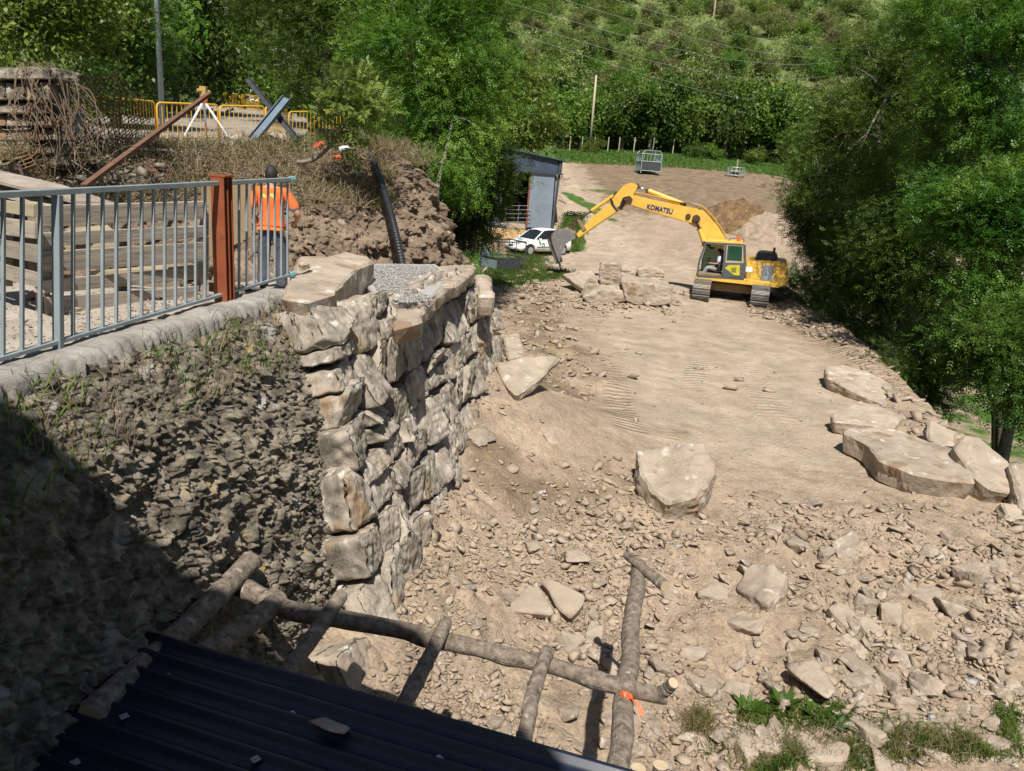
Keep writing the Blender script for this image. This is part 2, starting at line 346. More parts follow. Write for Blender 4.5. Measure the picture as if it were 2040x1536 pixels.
tr_c = np.interp(y, [14, 20, 30, 40, 50, 60, 70, 85], [5.2, 5.6, 5.4, 4.8, 4.8, 4.0, 3.4, 3.0]); tr_w = np.interp(y, [14, 22, 36, 50, 60, 85], [3.5, 4.5, 4.2, 3.2, 1.5, 1.0])
tk = np.clip(1.3-np.abs(x-tr_c)/tr_w, 0, 1)*(y > 13)*.95; tk = np.maximum(tk, blob(4, 41, 6.5, 6))*(1-rw*.7)
br = np.clip((y-52)/8, 0, 1)*np.clip((x-tr_c-tr_w*.6)/3, 0, 1)*.85; br = np.maximum(br, np.clip(1-np.abs(x-.8)/2.2, 0, 1)*(y > 16)*(y < 32)*.7)
br = np.maximum(br, blob(2.2, 14.5, 2.4, 1.5)*.4); br = np.maximum(br, blob(.5, 11.2, 2.2, 1.6)*.5); br = np.maximum(br, blob(-.4, 47, 2.6, 5)*.8); br = np.maximum(br, blob(10.5, 27, 1.3, 6)*.5)
tread = 0*x
for o_, cv in [(-2.3, .7), (.0, .7), (1.3, -.8), (3.5, -.8), (-.9, 1.6)]:
    xc = tr_c+o_+cv*np.sin((y-12)*.13+o_); tread = np.maximum(tread, np.clip((.34-np.abs(x-xc))/.08, 0, 1)*(y > 13.5)*(y < 46)*np.clip(.55+1.4*vn(np.stack([x*.5, y*.35, 0*x], -1), 78), 0, 1))
colour_attr(me, np.stack([gr, br, tk, tread], -1))
tag(link('ground', me, GM, None, False, True), kind='structure')

# far hills
def hillz(x, y):
    P = np.stack([x*.012, y*.012, 0*x], -1)
    a = 2.5+np.maximum(0, y-106)*.40+6*np.maximum(0, np.clip((y-115)/60, 0, 1))*fbm(P, 3, 31)
    xr_ = -8.5-.278*(y-16)
    zr = -.2+.074*(y-16)
    b = zr-.3+np.maximum(0, (xr_-3.2-x))*.55+2*fbm(P*4, 2, 33)*np.clip((xr_-4-x)/6, 0, 1)
    b = np.where(x < xr_-3.0, b, -20)
    c = -12+np.maximum(0, y-95)*.5 + 0*x
    return np.where(y > 106, np.maximum(a, b), np.maximum(b, c-8))
gx = np.linspace(-170, 260, 230); gy = np.concatenate([np.linspace(4, 100, 60), np.linspace(102, 430, 130)])
X, Y = np.meshgrid(gx, gy, indexing='ij'); Z = hillz(X, Y); 
me = npmesh('hills', np.stack([X, Y, Z], -1).reshape(-1, 3), grid_faces(len(gx), len(gy)))
HILLM = mat('hillside', [(.07, .12, .035), (.12, .165, .05), (.22, .20, .09)], .35, .95, .8, 2.5, dist=.3, spots=[((.26, .19, .13), .08, .63)])
tag(link('hills', me, HILLM, None, False, True), kind='structure')
# rolling ground far away so that the sheet reaches the horizon
me = npmesh('valley_floor', [(-1500, -400, -14), (1500, -400, -14), (1500, 2500, -14), (-1500, 2500, -14)], [[0, 1, 2, 3]])
tag(link('valley_floor', me, HILLM, None, False), kind='structure')

# ---------------------------------------------------------------- upper road
ROADM = mat('road_surface', [(.17, .16, .15), (.25, .235, .215), (.33, .30, .27)], 1.6, .95, .5, 30, dist=.01, spots=[((.36, .30, .23), 1.2, .58)])
def road_c(y): return -8.6-.278*(y-16)
def road_z(y): return -.22+.074*(y-16)
vs = np.linspace(16.0, 92, 120); us = np.linspace(0, 1, 30)
ur = np.interp(vs, [16, 18, 22, 30], [.2, 1.8, 3.0, 4.2])
X = road_c(vs)[:, None]-3.6+us[None, :]*(ur[:, None]+3.6); Y = np.repeat(vs[:, None], 30, 1); Z = road_z(vs)[:, None]+.03*fbm(np.stack([X, Y, 0*X], -1)*.8, 3, 41)
tag(link('road', npmesh('road', np.stack([X, Y, Z], -1).reshape(-1, 3), grid_faces(120, 30)[:, ::-1].copy()), ROADM, None, False, True), kind='structure')

# lower terrace behind the railing
TERM = mat('terrace_gravel', [(.24, .21, .175), (.34, .30, .25), (.42, .375, .32)], 3, .95, .7, 40, dist=.012)
vs = np.linspace(-6, 13.5, 160); us = np.linspace(0, 1, 90)
xe = np.interp(vs, [-6, 4, 8.2, 9.2, 14.5], [-3.25, -3.1, -2.78, -2.35, -1.35]); xs = np.interp(vs, [-6, 14], [-9.5, -9.5])
X = xs[:, None]+(xe-xs)[:, None]*us[None, :]; Y = np.repeat(vs[:, None], 90, 1)
Zb = np.interp(vs, [-6, 7.8, 9.2, 10.2, 13], [-1.42, -1.44, -1.66, -1.86, -1.9])
Z = Zb[:, None]+.04*fbm(np.stack([X, Y, 0*X], -1)*1.4, 3, 42)+.008*fbm(np.stack([X, Y, 0*X], -1)*9, 2, 43)
tag(link('terrace', npmesh('terrace', np.stack([X, Y, Z], -1).reshape(-1, 3), grid_faces(160, 90)[:, ::-1].copy()), TERM, None, False, True), kind='structure')

# ---------------------------------------------------------------- excavated soil bank
CR = [AY(0,330,8.5), AY(60,318,11), AY(180,296,14), AY(330,300,15.6), AY(480,304,16.8), AY(600,300,17.8), AY(720,294,18.2), AY(790,306,19.2), AY(806,330,22), np.array([-5.2, 29, .35]), np.array([-8.6, 42, 1.3]), np.array([-16.5, 70, 3.2])]
BS = [AY(-40,470,7.6), AY(60,440,9.0), AY(180,430,9.8), AY(330,450,10.4), AY(480,505,11.4), AY(610,520,12.6), AY(740,530,14.2), AY(880,535,16.0), np.array([-.9, 19.5, -3.6]), np.array([-1.6, 27, -4.4]), np.array([-4.5, 42, -4.0]), np.array([-11, 70, -2.0])]
BS = [np.array([b[0], b[1], min(b[2]-.25, -1.95 if i < 8 else 9)]) for i, b in enumerate(BS)]
def spline(P, n, dens=None):
    P = np.array(P); t = np.arange(len(P)); tt = np.linspace(0, len(P)-1, n) if dens is None else np.interp(np.linspace(0, 1, n), np.linspace(0, 1, len(dens)), dens)
    i = np.clip(tt.astype(int), 0, len(P)-2); f = (tt-i)[:, None]
    p0 = P[np.clip(i-1, 0, len(P)-1)]; p1 = P[i]; p2 = P[i+1]; p3 = P[np.clip(i+2, 0, len(P)-1)]
    return .5*((2*p1)+(-p0+p2)*f+(2*p0-5*p1+4*p2-p3)*f*f+(-p0+3*p1-3*p2+p3)*f**3)
nu, nv = 1300, 190
dens = np.interp(np.linspace(0, 1, 50), [0, .2, .85, 1], [0, 2.5, 8.6, 11]); cr = spline(CR, nu, dens); bs = spline(BS, nu, dens)
t = np.linspace(0, 1, nv)[None, :, None]
P = cr[:, None, :]*(1-t)+bs[:, None, :]*t
prof = np.sin(np.linspace(0, 1, nv)*math.pi); ht = np.clip((cr[:, 2]-bs[:, 2])/1.8, 0, 1.5)
out = np.cross(np.gradient(cr, axis=0), (0, 0, 1.0)); out /= np.linalg.norm(out, axis=1)[:, None]
out *= np.sign(np.sum(out*(bs-cr), 1))[:, None]
Q = P.copy(); q2 = Q*np.array([1, 1, .45])
stri = np.stack([P[..., 0]*.9-P[..., 2]*.5, P[..., 1]*.9, P[..., 2]*.28+P[..., 0]*.2], -1)
d = .32*fbm(P*.8, 3, 51)+.22*(ridge(stri*1.5, 4, 52)-.35)+.15*(billow(P*3.2, 3, 53)-.4)+.05*vn(P*14, 54)+.03*vn(P*30, 57)
env = np.clip(np.minimum(t[..., 0]*9+.12, (1-t[..., 0])*7+.15), 0, 1)
P = P+out[:, None, :]*(d*env)[..., None]*ht[:, None, None]
P[..., 2] += (.10*fbm(Q*2.6, 3, 55)+.05*fbm(Q*9, 2, 56))*env+.25*ht[:, None]*prof[None, :]*np.clip((P[:, :, 0]+9)/4, 0, 1)*.6
BANKM = mat('bank_soil', [(.125, .088, .06), (.215, .158, .11), (.31, .24, .17)], 1.9, .95, 1.0, 20, dist=.05, spots=[((.12, .09, .06), 1.1, .58), ((.40, .33, .25), 4.5, .62)])
me = npmesh('soil_bank', P.reshape(-1, 3), grid_faces(nu, nv)); BANKP = P
tag(link('soil_bank', me, BANKM, None, False, False), kind='structure')
# strip between bank crest and road
V = []; k = 120; cr2 = spline(CR, k)
for i in range(k):
    a = cr2[i]; rx = road_c(max(13.7, a[1]))
    for j in range(6): u = j/5; q = a*(1-u)+np.array([min(a[0]-.5, rx+1.5), a[1]+.3*u, max(road_z(max(a[1], 13.6))-.03, -.5)])*u; q[2] += -.02+.05*float(vn(q*2)); V.append(q)
VERGE = mat('verge_soil', [(.11, .13, .045), (.17, .17, .07), (.25, .20, .13)], 2.5, .95, .8, 20, dist=.04)
tag(link('verge', npmesh('verge', V, grid_faces(k, 6)), VERGE, None, False, True), kind='structure')

# ---------------------------------------------------------------- old rubble wall with kerb (near left)
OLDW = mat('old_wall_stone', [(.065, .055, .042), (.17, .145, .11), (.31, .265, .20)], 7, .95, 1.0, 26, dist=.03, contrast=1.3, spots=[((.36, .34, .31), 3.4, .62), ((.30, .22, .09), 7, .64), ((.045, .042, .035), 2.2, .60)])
nu, nv = 760, 640
ys = np.linspace(1.0, 8.25, nu); tt = np.linspace(0, 1, nv)
kx = np.interp(ys, [1, 4.8, 5.6, 7.1, 8.2], [-3.2, -2.98, -2.86, -2.62, -2.45])
# (drop below the kerb, push out): rounded shoulder, then the steep face
pd = np.interp(tt, [0, .02, .06, .14, .3, 1], [0, 0.02, .16, .5, 1.0, 3.0]); po = np.interp(tt, [0, .02, .06, .14, .3, 1], [-.12, 0, .12, .36, .46, .74])
po2 = np.interp(tt, [0, .02, .06, .14, .3, 1], [-.12, 0, .15, .42, .56, .86])
mixy = np.clip((ys-5)/3, 0, 1)[:, None]
X = kx[:, None]+po[None, :]*(1-mixy)+po2[None, :]*mixy; Y = 1+(ys[:, None]-1)*(1-.055*pd[None, :]); Z = np.repeat((-1.44-pd)[None, :], nu, 0)
P = np.stack([X, Y, Z], -1); Pn = np.stack([X*1.0, Y*.8+Z*.45, Z*.9-Y*.35], -1)
d = .12*fbm(P*1.1, 3, 61)+.07*(ridge(Pn*2.3, 4, 62)-.4)+.055*(billow(P*7.5, 2, 63)-.4)+.055*(billow(P*16, 2, 64)-.4)+.03*vn(P*36, 6)
edge = np.clip(tt*30, 0, 1)[None, :]
flow = np.where(Z < -1.9, 1.0, .75)
P[..., 0] += d*edge*flow; P[..., 2] += .05*fbm(P*3.3, 3, 65)*edge
P[..., 1] += .05*fbm(P*5, 2, 66)
# close the far end round the corner
k = 40; end = P[-1]; ext = [end+np.stack([-.02*j-.9*(j/k)+0*end[:, 0], .06*np.sin(j)+.02*j+0*end[:, 0], 0*end[:, 0]], -1) for j in range(1, k)]
P = np.concatenate([P, np.array(ext)], 0)
P[nu:, :, 0] += .06*fbm(P[nu:]*5, 2, 67)
me = npmesh('old_wall', P.reshape(-1, 3), grid_faces(P.shape[0], nv)); OWP = P[:nu]
ow = thing('old_retaining_wall', 'dark crumbling old rubble retaining wall in front of the grey railing, weeds on its shoulder', 'retaining wall', (-2.2, 5, -6.5))
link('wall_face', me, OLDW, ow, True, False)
KERB = mat('kerb_concrete', [(.17, .155, .135), (.28, .26, .23), (.37, .345, .31)], 5, .92, 1.0, 24, dist=.01)
V = []; n_ = 260; yk = np.linspace(.9, 8.2, n_); kxx = np.interp(yk, [1, 4.8, 5.6, 7.1, 8.2], [-3.2, -2.98, -2.86, -2.62, -2.45])
for i in range(n_):
    for (dx, dz) in [(-.30, -.2), (-.30, .035), (-.28, .05), (-.02, .05), (.03, .01), (.05, -.25)]:
        p = np.array([kxx[i]+dx+.012*math.sin(i*1.7)+.02*random.Random(i).random(), yk[i], -1.44+dz]); p[2] += .022*float(vn(p*9)); p[0] += .05*float(fbm(p*5, 3, 3)); V.append(p)
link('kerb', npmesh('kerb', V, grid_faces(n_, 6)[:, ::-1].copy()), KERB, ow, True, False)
# ================================================================ ROCKS
SOILR = mat('clod', [(.215, .165, .12), (.33, .26, .19), (.42, .34, .26)], 1.3, .95, .5, 18, dist=.02, spots=[((.40, .37, .33), 2.2, .62)])
_ICO = {}
def ico(s):
    if s not in _ICO:
        bm = bmesh.new(); bmesh.ops.create_icosphere(bm, subdivisions=s, radius=1)
        _ICO[s] = (np.array([v.co[:] for v in bm.verts]), np.array([[v.index for v in f.verts] for f in bm.faces])); bm.free()
    return _ICO[s]
def rockverts(rng, sub, dims, planes=9, rough=.06):
    V, Fc = ico(sub); V = V.copy()
    for i in range(planes):
        n = rng.normal(size=3); n /= np.linalg.norm(n); d = rng.uniform(.36, .72)
        V -= n[None, :]*np.maximum(0, V@n-d)[:, None]
    V /= np.abs(V).max(0)[None, :]
    V = V*np.array(dims)[None, :]/2
    if rough:
        m = max(dims); o = rng.uniform(0, 90, 3)
        V = V*(1+rough*1.3*fbm(V/m*3+o, 3, 71)[:, None])+rough*m*.25*np.stack([vn(V/m*9+o+7), vn(V/m*9+o+3), vn(V/m*9+o)], -1)
    return V, Fc
def hullrock(rng, dims, npts=13, cuts=0, rough=.0):
    P = rng.uniform(-1, 1, (npts, 3)); P /= np.maximum(np.abs(P).max(1), .01)[:, None]**.75
    bm = bmesh.new(); [bm.verts.new(tuple(p)) for p in P]; g = bmesh.ops.convex_hull(bm, input=bm.verts)
    bmesh.ops.delete(bm, geom=[v for v in bm.verts if not v.link_faces], context='VERTS')
    if cuts:
        bmesh.ops.bevel(bm, geom=list(bm.edges), offset=.05, segments=1, affect='EDGES', clamp_overlap=True)
        bmesh.ops.triangulate(bm, faces=bm.faces)
        for _ in range(cuts):
            es = [e for e in bm.edges if e.calc_length() > .22]; 
            if es: bmesh.ops.subdivide_edges(bm, edges=es, cuts=1); bmesh.ops.triangulate(bm, faces=bm.faces)
    V = np.array([v.co[:] for v in bm.verts]); bm.verts.index_update(); Fc = np.array([[v.index for v in f.verts] for f in bm.faces]); bm.free()
    V /= np.abs(V).max(0)[None, :]; o = rng.uniform(0, 99, 3)
    if rough: V = V*(1+rough*(1.2*fbm(V*1.6+o, 3, 76)+.8*ridge(V*4+o, 3, 77)-.3)[:, None])
    return V*np.array(dims)/2, Fc
def rotm(rng, tilt=.4):
    a = rng.uniform(0, 6.28); tx, ty = rng.normal(size=2)*tilt
    return np.array((Matrix.Rotation(a, 3, 'Z')@Matrix.Rotation(tx, 3, 'X')@Matrix.Rotation(ty, 3, 'Y')))
def og_v(px, py):
    d = F_[None, :]+R_[None, :]*((px-1020)/FPX)[:, None]-U_[None, :]*((py-768)/FPX)[:, None]; d = d/d[:, 1:2]
    t = np.full(len(px), 3.0); done = np.zeros(len(px), bool); lo = t.copy()
    for _it in range(150):
        if done.all(): break
        p = d*t[:, None]; below = p[:, 2] < Gbase(p[:, 0], p[:, 1]); done |= below
        lo = np.where(done, lo, t); t = np.where(done, t, t+.35+.02*t)
    hi = t
    for _ in range(9):
        m = (lo+hi)/2; p = d*m[:, None]; b = p[:, 2] < Gbase(p[:, 0], p[:, 1]); hi = np.where(b, m, hi); lo = np.where(b, lo, m)
    p = d*hi[:, None]; p[:, 2] = G(p[:, 0], p[:, 1]); return p
def poly_rock(name, poly, off, label, m, cuts=3, amp=.05, seed=0, cat='boulder', group=None, bev=.04, parent=None, fs=1.0):
    bm = bmesh.new(); vs = [bm.verts.new(tuple(p)) for p in poly]
    c = np.mean(poly, 0); off = np.array(off)
    lo = [bm.verts.new(tuple((np.array(p)-c)*.93+c+off)) for p in poly]
    n = len(poly); bm.faces.new(vs); bm.faces.new(lo[::-1])
    for i in range(n): bm.faces.new((vs[(i+1) % n], vs[i], lo[i], lo[(i+1) % n]))
    bmesh.ops.recalc_face_normals(bm, faces=bm.faces)
    bmesh.ops.bevel(bm, geom=list(bm.edges), offset=bev, segments=1, affect='EDGES', clamp_overlap=True)
    bmesh.ops.triangulate(bm, faces=bm.faces)
    ext = max(np.ptp(np.array(poly), axis=0)); tgt = ext/22
    for _ in range(6):
        es = [e for e in bm.edges if e.calc_length() > tgt*1.6]
        if not es or len(bm.faces) > 14000: break
        bmesh.ops.subdivide_edges(bm, edges=es, cuts=1, use_grid_fill=False); bmesh.ops.triangulate(bm, faces=[f for f in bm.faces if len(f.verts) > 3])
    bm.normal_update()
    co = np.array([v.co[:] for v in bm.verts]); no = np.array([v.normal[:] for v in bm.verts]); o = seed*13.7
    d = amp*(1.2*fbm(co*1.6/fs+o, 3, 72)+.6*fbm(co*6/fs+o, 4, 73)+.6*ridge(co*np.array([3, 3, 9])/fs+o, 3, 74)*(1-np.abs(no[:, 2])))
    co = co+no*d[:, None]
    for v, p in zip(bm.verts, co): v.co = p
    me = bpy.data.meshes.new(name); bm.to_mesh(me); bm.free()
    o = link(name, me, m, parent, True, False)
    if parent is None: tag(o, label, cat, group)
    return o

# ---------------------------------------------------------------- new dry stone wall (stones are its parts)
wall = thing('dry_stone_wall', 'tall new dry stone wall of big beige blocks running away beside the digging', 'stone wall', WA-np.array([0, 0, 3.5]))
rng = np.random.default_rng(5)
def W3(u, v, c=0): return WA+WD*u-WUP*v+WNP*c
def boxgrid(n):
    V = []; Fc = []; a = np.linspace(-1, 1, n)
    for ax in range(3):
        for sg in (-1, 1):
            if ax == 2 and sg == -1: continue
            b = len(V)
            for i in a:
                for j in a:
                    p = [0, 0, 0]; p[ax] = sg; p[(ax+1) % 3] = i; p[(ax+2) % 3] = j; V.append(p)
            for i in range(n-1):
                for j in range(n-1):
                    q = [b+i*n+j, b+(i+1)*n+j, b+(i+1)*n+j+1, b+i*n+j+1]; Fc.append(q if sg > 0 else q[::-1])
    return np.array(V, float), np.array(Fc)
BGV, BGF = boxgrid(30)
def wall_stone(c4, proud, depth, seed, m=WALLST, frame=None, name='stone'):
    """c4: corners (u,v) bl, br, tr, tl; front face at c=proud"""
    r = np.random.default_rng(seed); V = BGV.copy()
    p4 = (np.abs(V[:, :2])**9).sum(1)**(1/9.); V[:, :2] /= np.maximum(1, p4)[:, None]
    # knock the corners off so that outlines are irregular
    for k in range(r.integers(0, 3)):
        a = r.uniform(0, 6.28); nn = np.array([math.cos(a), math.sin(a), r.uniform(-.1, .6)]); dd = r.uniform(.9, 1.1)*np.abs(nn[:2]).sum()**.5
        V[:, :3] -= nn[None, :]*np.maximum(0, V@nn-dd)[:, None]*.8
    a = (V[:, 0:1]+1)/2; b = (V[:, 1:2]+1)/2; c4 = np.array(c4)
    uv = c4[0]*(1-a)*(1-b)+c4[1]*a*(1-b)+c4[2]*a*b+c4[3]*(1-a)*b
    c = np.where(V[:, 2] > 0, V[:, 2]*proud, V[:, 2]*depth)
    rim = np.clip(1-np.maximum(np.abs(V[:, 0]), np.abs(V[:, 1]))**7, 0, 1); c = c-(1-rim)*(V[:, 2] > .9)*.03
    P0 = (frame or W3); P = WA[None, :]+WD[None, :]*uv[:, :1]-WUP[None, :]*uv[:, 1:2]+WNP[None, :]*c[:, None]
    if frame: P = np.array([frame(uv[i, 0], uv[i, 1], c[i]) for i in range(len(c))])
    o = r.uniform(0, 50, 3); fr = (V[:, 2] > -.3)
    tl = r.normal()*.05, r.normal()*.05
    Ps = np.stack([P@WD*2.6, P@WNP*2.6, P@WUP*.85+P@WD*.5], -1)
    d = .022*fbm(Ps*.9+o, 3, 81)+.04*(ridge(Ps*2.1+o, 4, 82)-.5)+.03*(billow(P*6+o, 3, 83)-.4)+.014*vn(P*24, 84)+V[:, 0]*tl[0]+V[:, 1]*tl[1]
    P = P+WNP[None, :]*(d*fr)[:, None]
    side = (.028*fbm(P*3.1+o, 3, 85)+.02*vn(P*11+o, 86))
    P = P+WD[None, :]*(side*np.sign(V[:, 0])*np.abs(V[:, 0]))[:, None]+WUP[None, :]*((.03*fbm(P*2.7+o+5, 3, 87)+.018*vn(P*12, 88))*np.abs(V[:, 1]))[:, None]
    return link(name, npmesh(name, P, BGF), m, wall, True, False)
def topv(u): return float(np.interp(u, [-.5, 1.25, 1.3, 4.9, 5.0, 5.7, 5.75, 6.25, 6.3, 7.2], [-.12, -.12, .02, .02, .05, .1, .3, .36, .8, 1.1]))
v0 = 0; row = 0; nst = 0; hs = [.46, .58, .46, .60, .50, .62, .50]
jr = {}
while row < len(hs):
    h = hs[row]; u = -.12-.27*v0-rng.uniform(0, .15); base = lambda uu: .02*math.sin(uu*1.3+row)+.045*math.sin(uu*2.9+row*2)
    umax = [6.3, 6.6, 7.0, 6.8, 6.0, 4.8, 3.6][row]
    while u < umax:
        wd = rng.uniform(.36, .74)
        t1, t2 = topv(u+.1), topv(u+wd-.1)
        tp = v0+base(u)+(t1 if row == 0 else 0); tq = v0+base(u+wd)+(t2 if row == 0 else 0)
        lean = rng.uniform(-.06, .16)
        g = .012
        j = lambda s=.05: rng.uniform(-s, s)
        c4 = [(u+g-lean, v0+h+base(u)-g), (u+wd-g-lean+j(), v0+h+base(u+wd)-g+j(.05)), (u+wd-g+lean+j(), tq+g+j(.05)), (u+g+lean, tp+g+j(.04))]
        if row >= 1 and v0+h*.5 < topv(u+wd/2)+.1: u += wd; continue
        if rng.random() < .22 and wd > .6 and nst < 60:   # split in two courses
            mv = v0+h*rng.uniform(.4, .6)
            c1 = [c4[0], c4[1], (c4[2][0]-lean*.5, mv+.012+j(.03)), (c4[3][0]-lean*.5, mv+.012+j(.03))]; c2 = [(c4[0][0]+lean*.5, mv-.012), (c4[1][0]+lean*.5, mv-.012+j(.03)), c4[2], c4[3]]
            wall_stone(c1, rng.uniform(.12, .17), .5, nst); nst += 1; wall_stone(c2, rng.uniform(.12, .17), .5, nst+500); nst += 1
        else:
            wall_stone(c4, rng.uniform(.13, .17), .55, nst); nst += 1
        u += wd
    v0 += h; row += 1
# dark packing behind the face
V = [tuple(W3(u, v, -.16)) for (u, v) in [(.2, .3), (6.1, .35), (6.7, 1.2), (7.0, 2.2), (3, 4.0), (-.7, 4.0)]]+[tuple(W3(u, v, -.6)) for (u, v) in [(.2, .3), (6.1, .35), (6.7, 1.2), (7.0, 2.2), (3, 4.0), (-.7, 4.0)]]
link('packing', npmesh('packing', V, [[0, 1, 2, 3, 4, 5], [11, 10, 9, 8, 7, 6]]+[[i, i+6, (i+1) % 6+6, (i+1) % 6] for i in range(6)]), OLDW, wall)
# foundation stones below the old wall (left of the corner)
for k, (c4, pr) in enumerate([([(-2.5, 3.95), (-1.75, 3.95), (-1.7, 2.9), (-2.45, 2.8)], .10), ([(-1.7, 3.95), (-1.05, 3.95), (-1.0, 3.0), (-1.62, 2.8)], .14), ([(-3.5, 4.0), (-2.55, 4.0), (-2.5, 2.9), (-3.4, 2.8)], .12)]):
    wall_stone(c4, pr, .5, 900+k, ROCKL if k == 1 else WALLST)
# capping slabs
def zpoly(pts, z): return [AZ(x, y, z) for x, y in pts]
for k, (pts, z, th, m) in enumerate([
    ([(562, 592), (598, 513), (690, 503), (735, 511), (744, 521), (716, 532), (692, 552), (668, 583), (612, 600)], -1.36, .5, ROCKL),
    ([(782, 655), (790, 600), (845, 562), (905, 560), (872, 590), (850, 612), (835, 640)], -1.72, .22, ROCKL),
    ([(820, 560), (845, 536), (943, 529), (947, 540), (905, 570), (860, 572)], -1.68, .22, ROCKL),
    ([(948, 548), (975, 552), (983, 590), (955, 590)], -2.02, .35, ROCKL)]):
    poly_rock('capping_slab', zpoly(pts, z), (0, 0, -th), None, m, amp=.06, seed=40+k, parent=wall, bev=.03)
GP = [(735,528),(790,527),(868,530),(880,548),(838,558),(800,572),(850,588),(868,600),(800,604),(755,588),(742,560)]
poly_rock('backfill', zpoly([(700,540),(735,524),(868,526),(900,548),(862,590),(800,605),(758,596)], -1.675), (0, 0, -.3), None, GRAV, amp=.01, seed=47, parent=wall, bev=.02)
# ---------------------------------------------------------------- boulders
def tilted(pts, base, up, n, th, **k):
    n = np.array(n, float); n /= np.linalg.norm(n); p0 = on_ground(*base)+np.array([0, 0, up])
    poly = [APL(x, y, p0, n) for x, y in pts]; return poly, -n*th
def slab(pts, base, up, n, th, label, m=ROCKL, amp=.055, seed=1, **k):
    poly, off = tilted(pts, base, up, n, th); return poly_rock('boulder', poly, off, label, m, amp=amp, seed=seed, **k)
slab([(1268,893),(1335,886),(1402,889),(1428,930),(1414,962),(1388,986),(1331,1003),(1297,978),(1274,935)], (1340,1026), .42, (-.10,-.30,.9), .62, 'single pale blocky boulder standing alone in the middle of the rubble slope', seed=2, amp=.075)
slab([(1678,858),(1702,849),(1767,850),(1860,879),(1931,908),(1941,960),(1886,955),(1824,944),(1793,931),(1756,918),(1725,882)], (1824,975), .38, (.03,-.05,1), .42, 'largest flat pale slab of the row along the right edge, nearest the camera', seed=3)
slab([(1655,824),(1712,798),(1760,811),(1799,827),(1778,855),(1730,845),(1660,838)], (1700,866), .30, (0,-.08,1), .33, 'smaller squarish slab just behind the largest flat slab', seed=4)
slab([(1643,731),(1688,725),(1740,746),(1842,801),(1858,824),(1798,819),(1712,785),(1650,752)], (1712,790), .22, (.05,-.1,1), .32, 'long narrow slab with white scratch marks at its upper left end', seed=5)
slab([(1850,835),(1907,860),(1902,885),(1868,884),(1848,872)], (1880,893), .2, (.12,-.3,1), .3, 'small block wedged between the long slab and the largest slab', seed=6)
slab([(1899,889),(1920,866),(1950,873),(2008,920),(2030,957),(2017,983),(1975,975),(1943,950)], (1990,990), .35, (.1,-.35,1), .4, 'rounded grey and pale boulder right of the largest slab on the rim', seed=7, amp=.05, m=ROCKL)
slab([(2014,925),(2050,918),(2090,960),(2080,1015),(2035,1010)], (2040,1022), .3, (.1,-.4,1), .4, 'boulder cut by the right edge of the picture above the slope', seed=8, m=ROCKL)
slab([(1992,994),(2040,1000),(2050,1030),(2010,1035)], (2010,1040), .15, (.1,-.4,1), .3, 'low stone below the rounded boulder at the right edge', seed=9)
slab([(988,722),(1045,709),(1117,711),(1082,748),(1030,786),(1012,768)], (1040,775), .22, (.05,-.25,1), .2, 'flat reddish slab tilted at the far foot of the stone wall', seed=10)
slab([(1003,667),(1033,664),(1046,706),(1012,714)], (1030,720), .30, (0,-.15,1), .5, 'squared pale block just beyond the tilted slab at the end of the wall', seed=11)
slab([(1488,1452),(1560,1448),(1640,1460),(1697,1478),(1690,1512),(1620,1512),(1500,1484)], (1600,1500), .10, (0,-.04,1), .3, 'long flat grey slab lying in the grass at the bottom', seed=12, m=ROCKL, amp=.02)
def frock(pts, Y, dep, label, seed, m=ROCKL, amp=.05):
    poly = [AY(x, y, Y+.0) for x, y in pts]; return poly_rock('boulder', poly, (dep*.1, dep, dep*.06), label, m, amp=amp, seed=seed, group=None)
YP = float(on_ground(1290, 610)[1])
frock([(1197,524),(1232,524),(1238,545),(1237,572),(1198,574),(1192,548)], YP+1.6, 1.1, 'upright cube shaped block in the pile left of the excavator', 21)
frock([(1270,536),(1300,533),(1324,544),(1318,565),(1290,560),(1272,552)], YP+1.5, 1.0, 'block lying on top at the right of the pile', 22)
frock([(1237,560),(1268,562),(1300,566),(1340,573),(1338,604),(1310,610),(1268,608),(1246,600)], YP+.1, 1.5, 'biggest long block at the bottom right of the pile beside the excavator', 23)
frock([(1160,592),(1196,576),(1246,578),(1249,600),(1204,609),(1170,603)], YP+.2, 1.0, 'low split block at the bottom left of the pile', 24)
frock([(1156,590),(1174,553),(1186,556),(1196,573),(1176,590)], YP+1.0, .3, 'thin wedge shaped stone standing in the pile', 25)
frock([(1237,533),(1270,540),(1272,560),(1238,560)], YP+2.0, .9, 'low rough block between the cube shaped block and the top right block', 26)
slab([(1122,546),(1150,538),(1180,538),(1196,560),(1190,578),(1160,572)], (1165,585), .35, (0,-.2,1), .25, 'flat plate leaning at the left end of the block pile', seed=27)
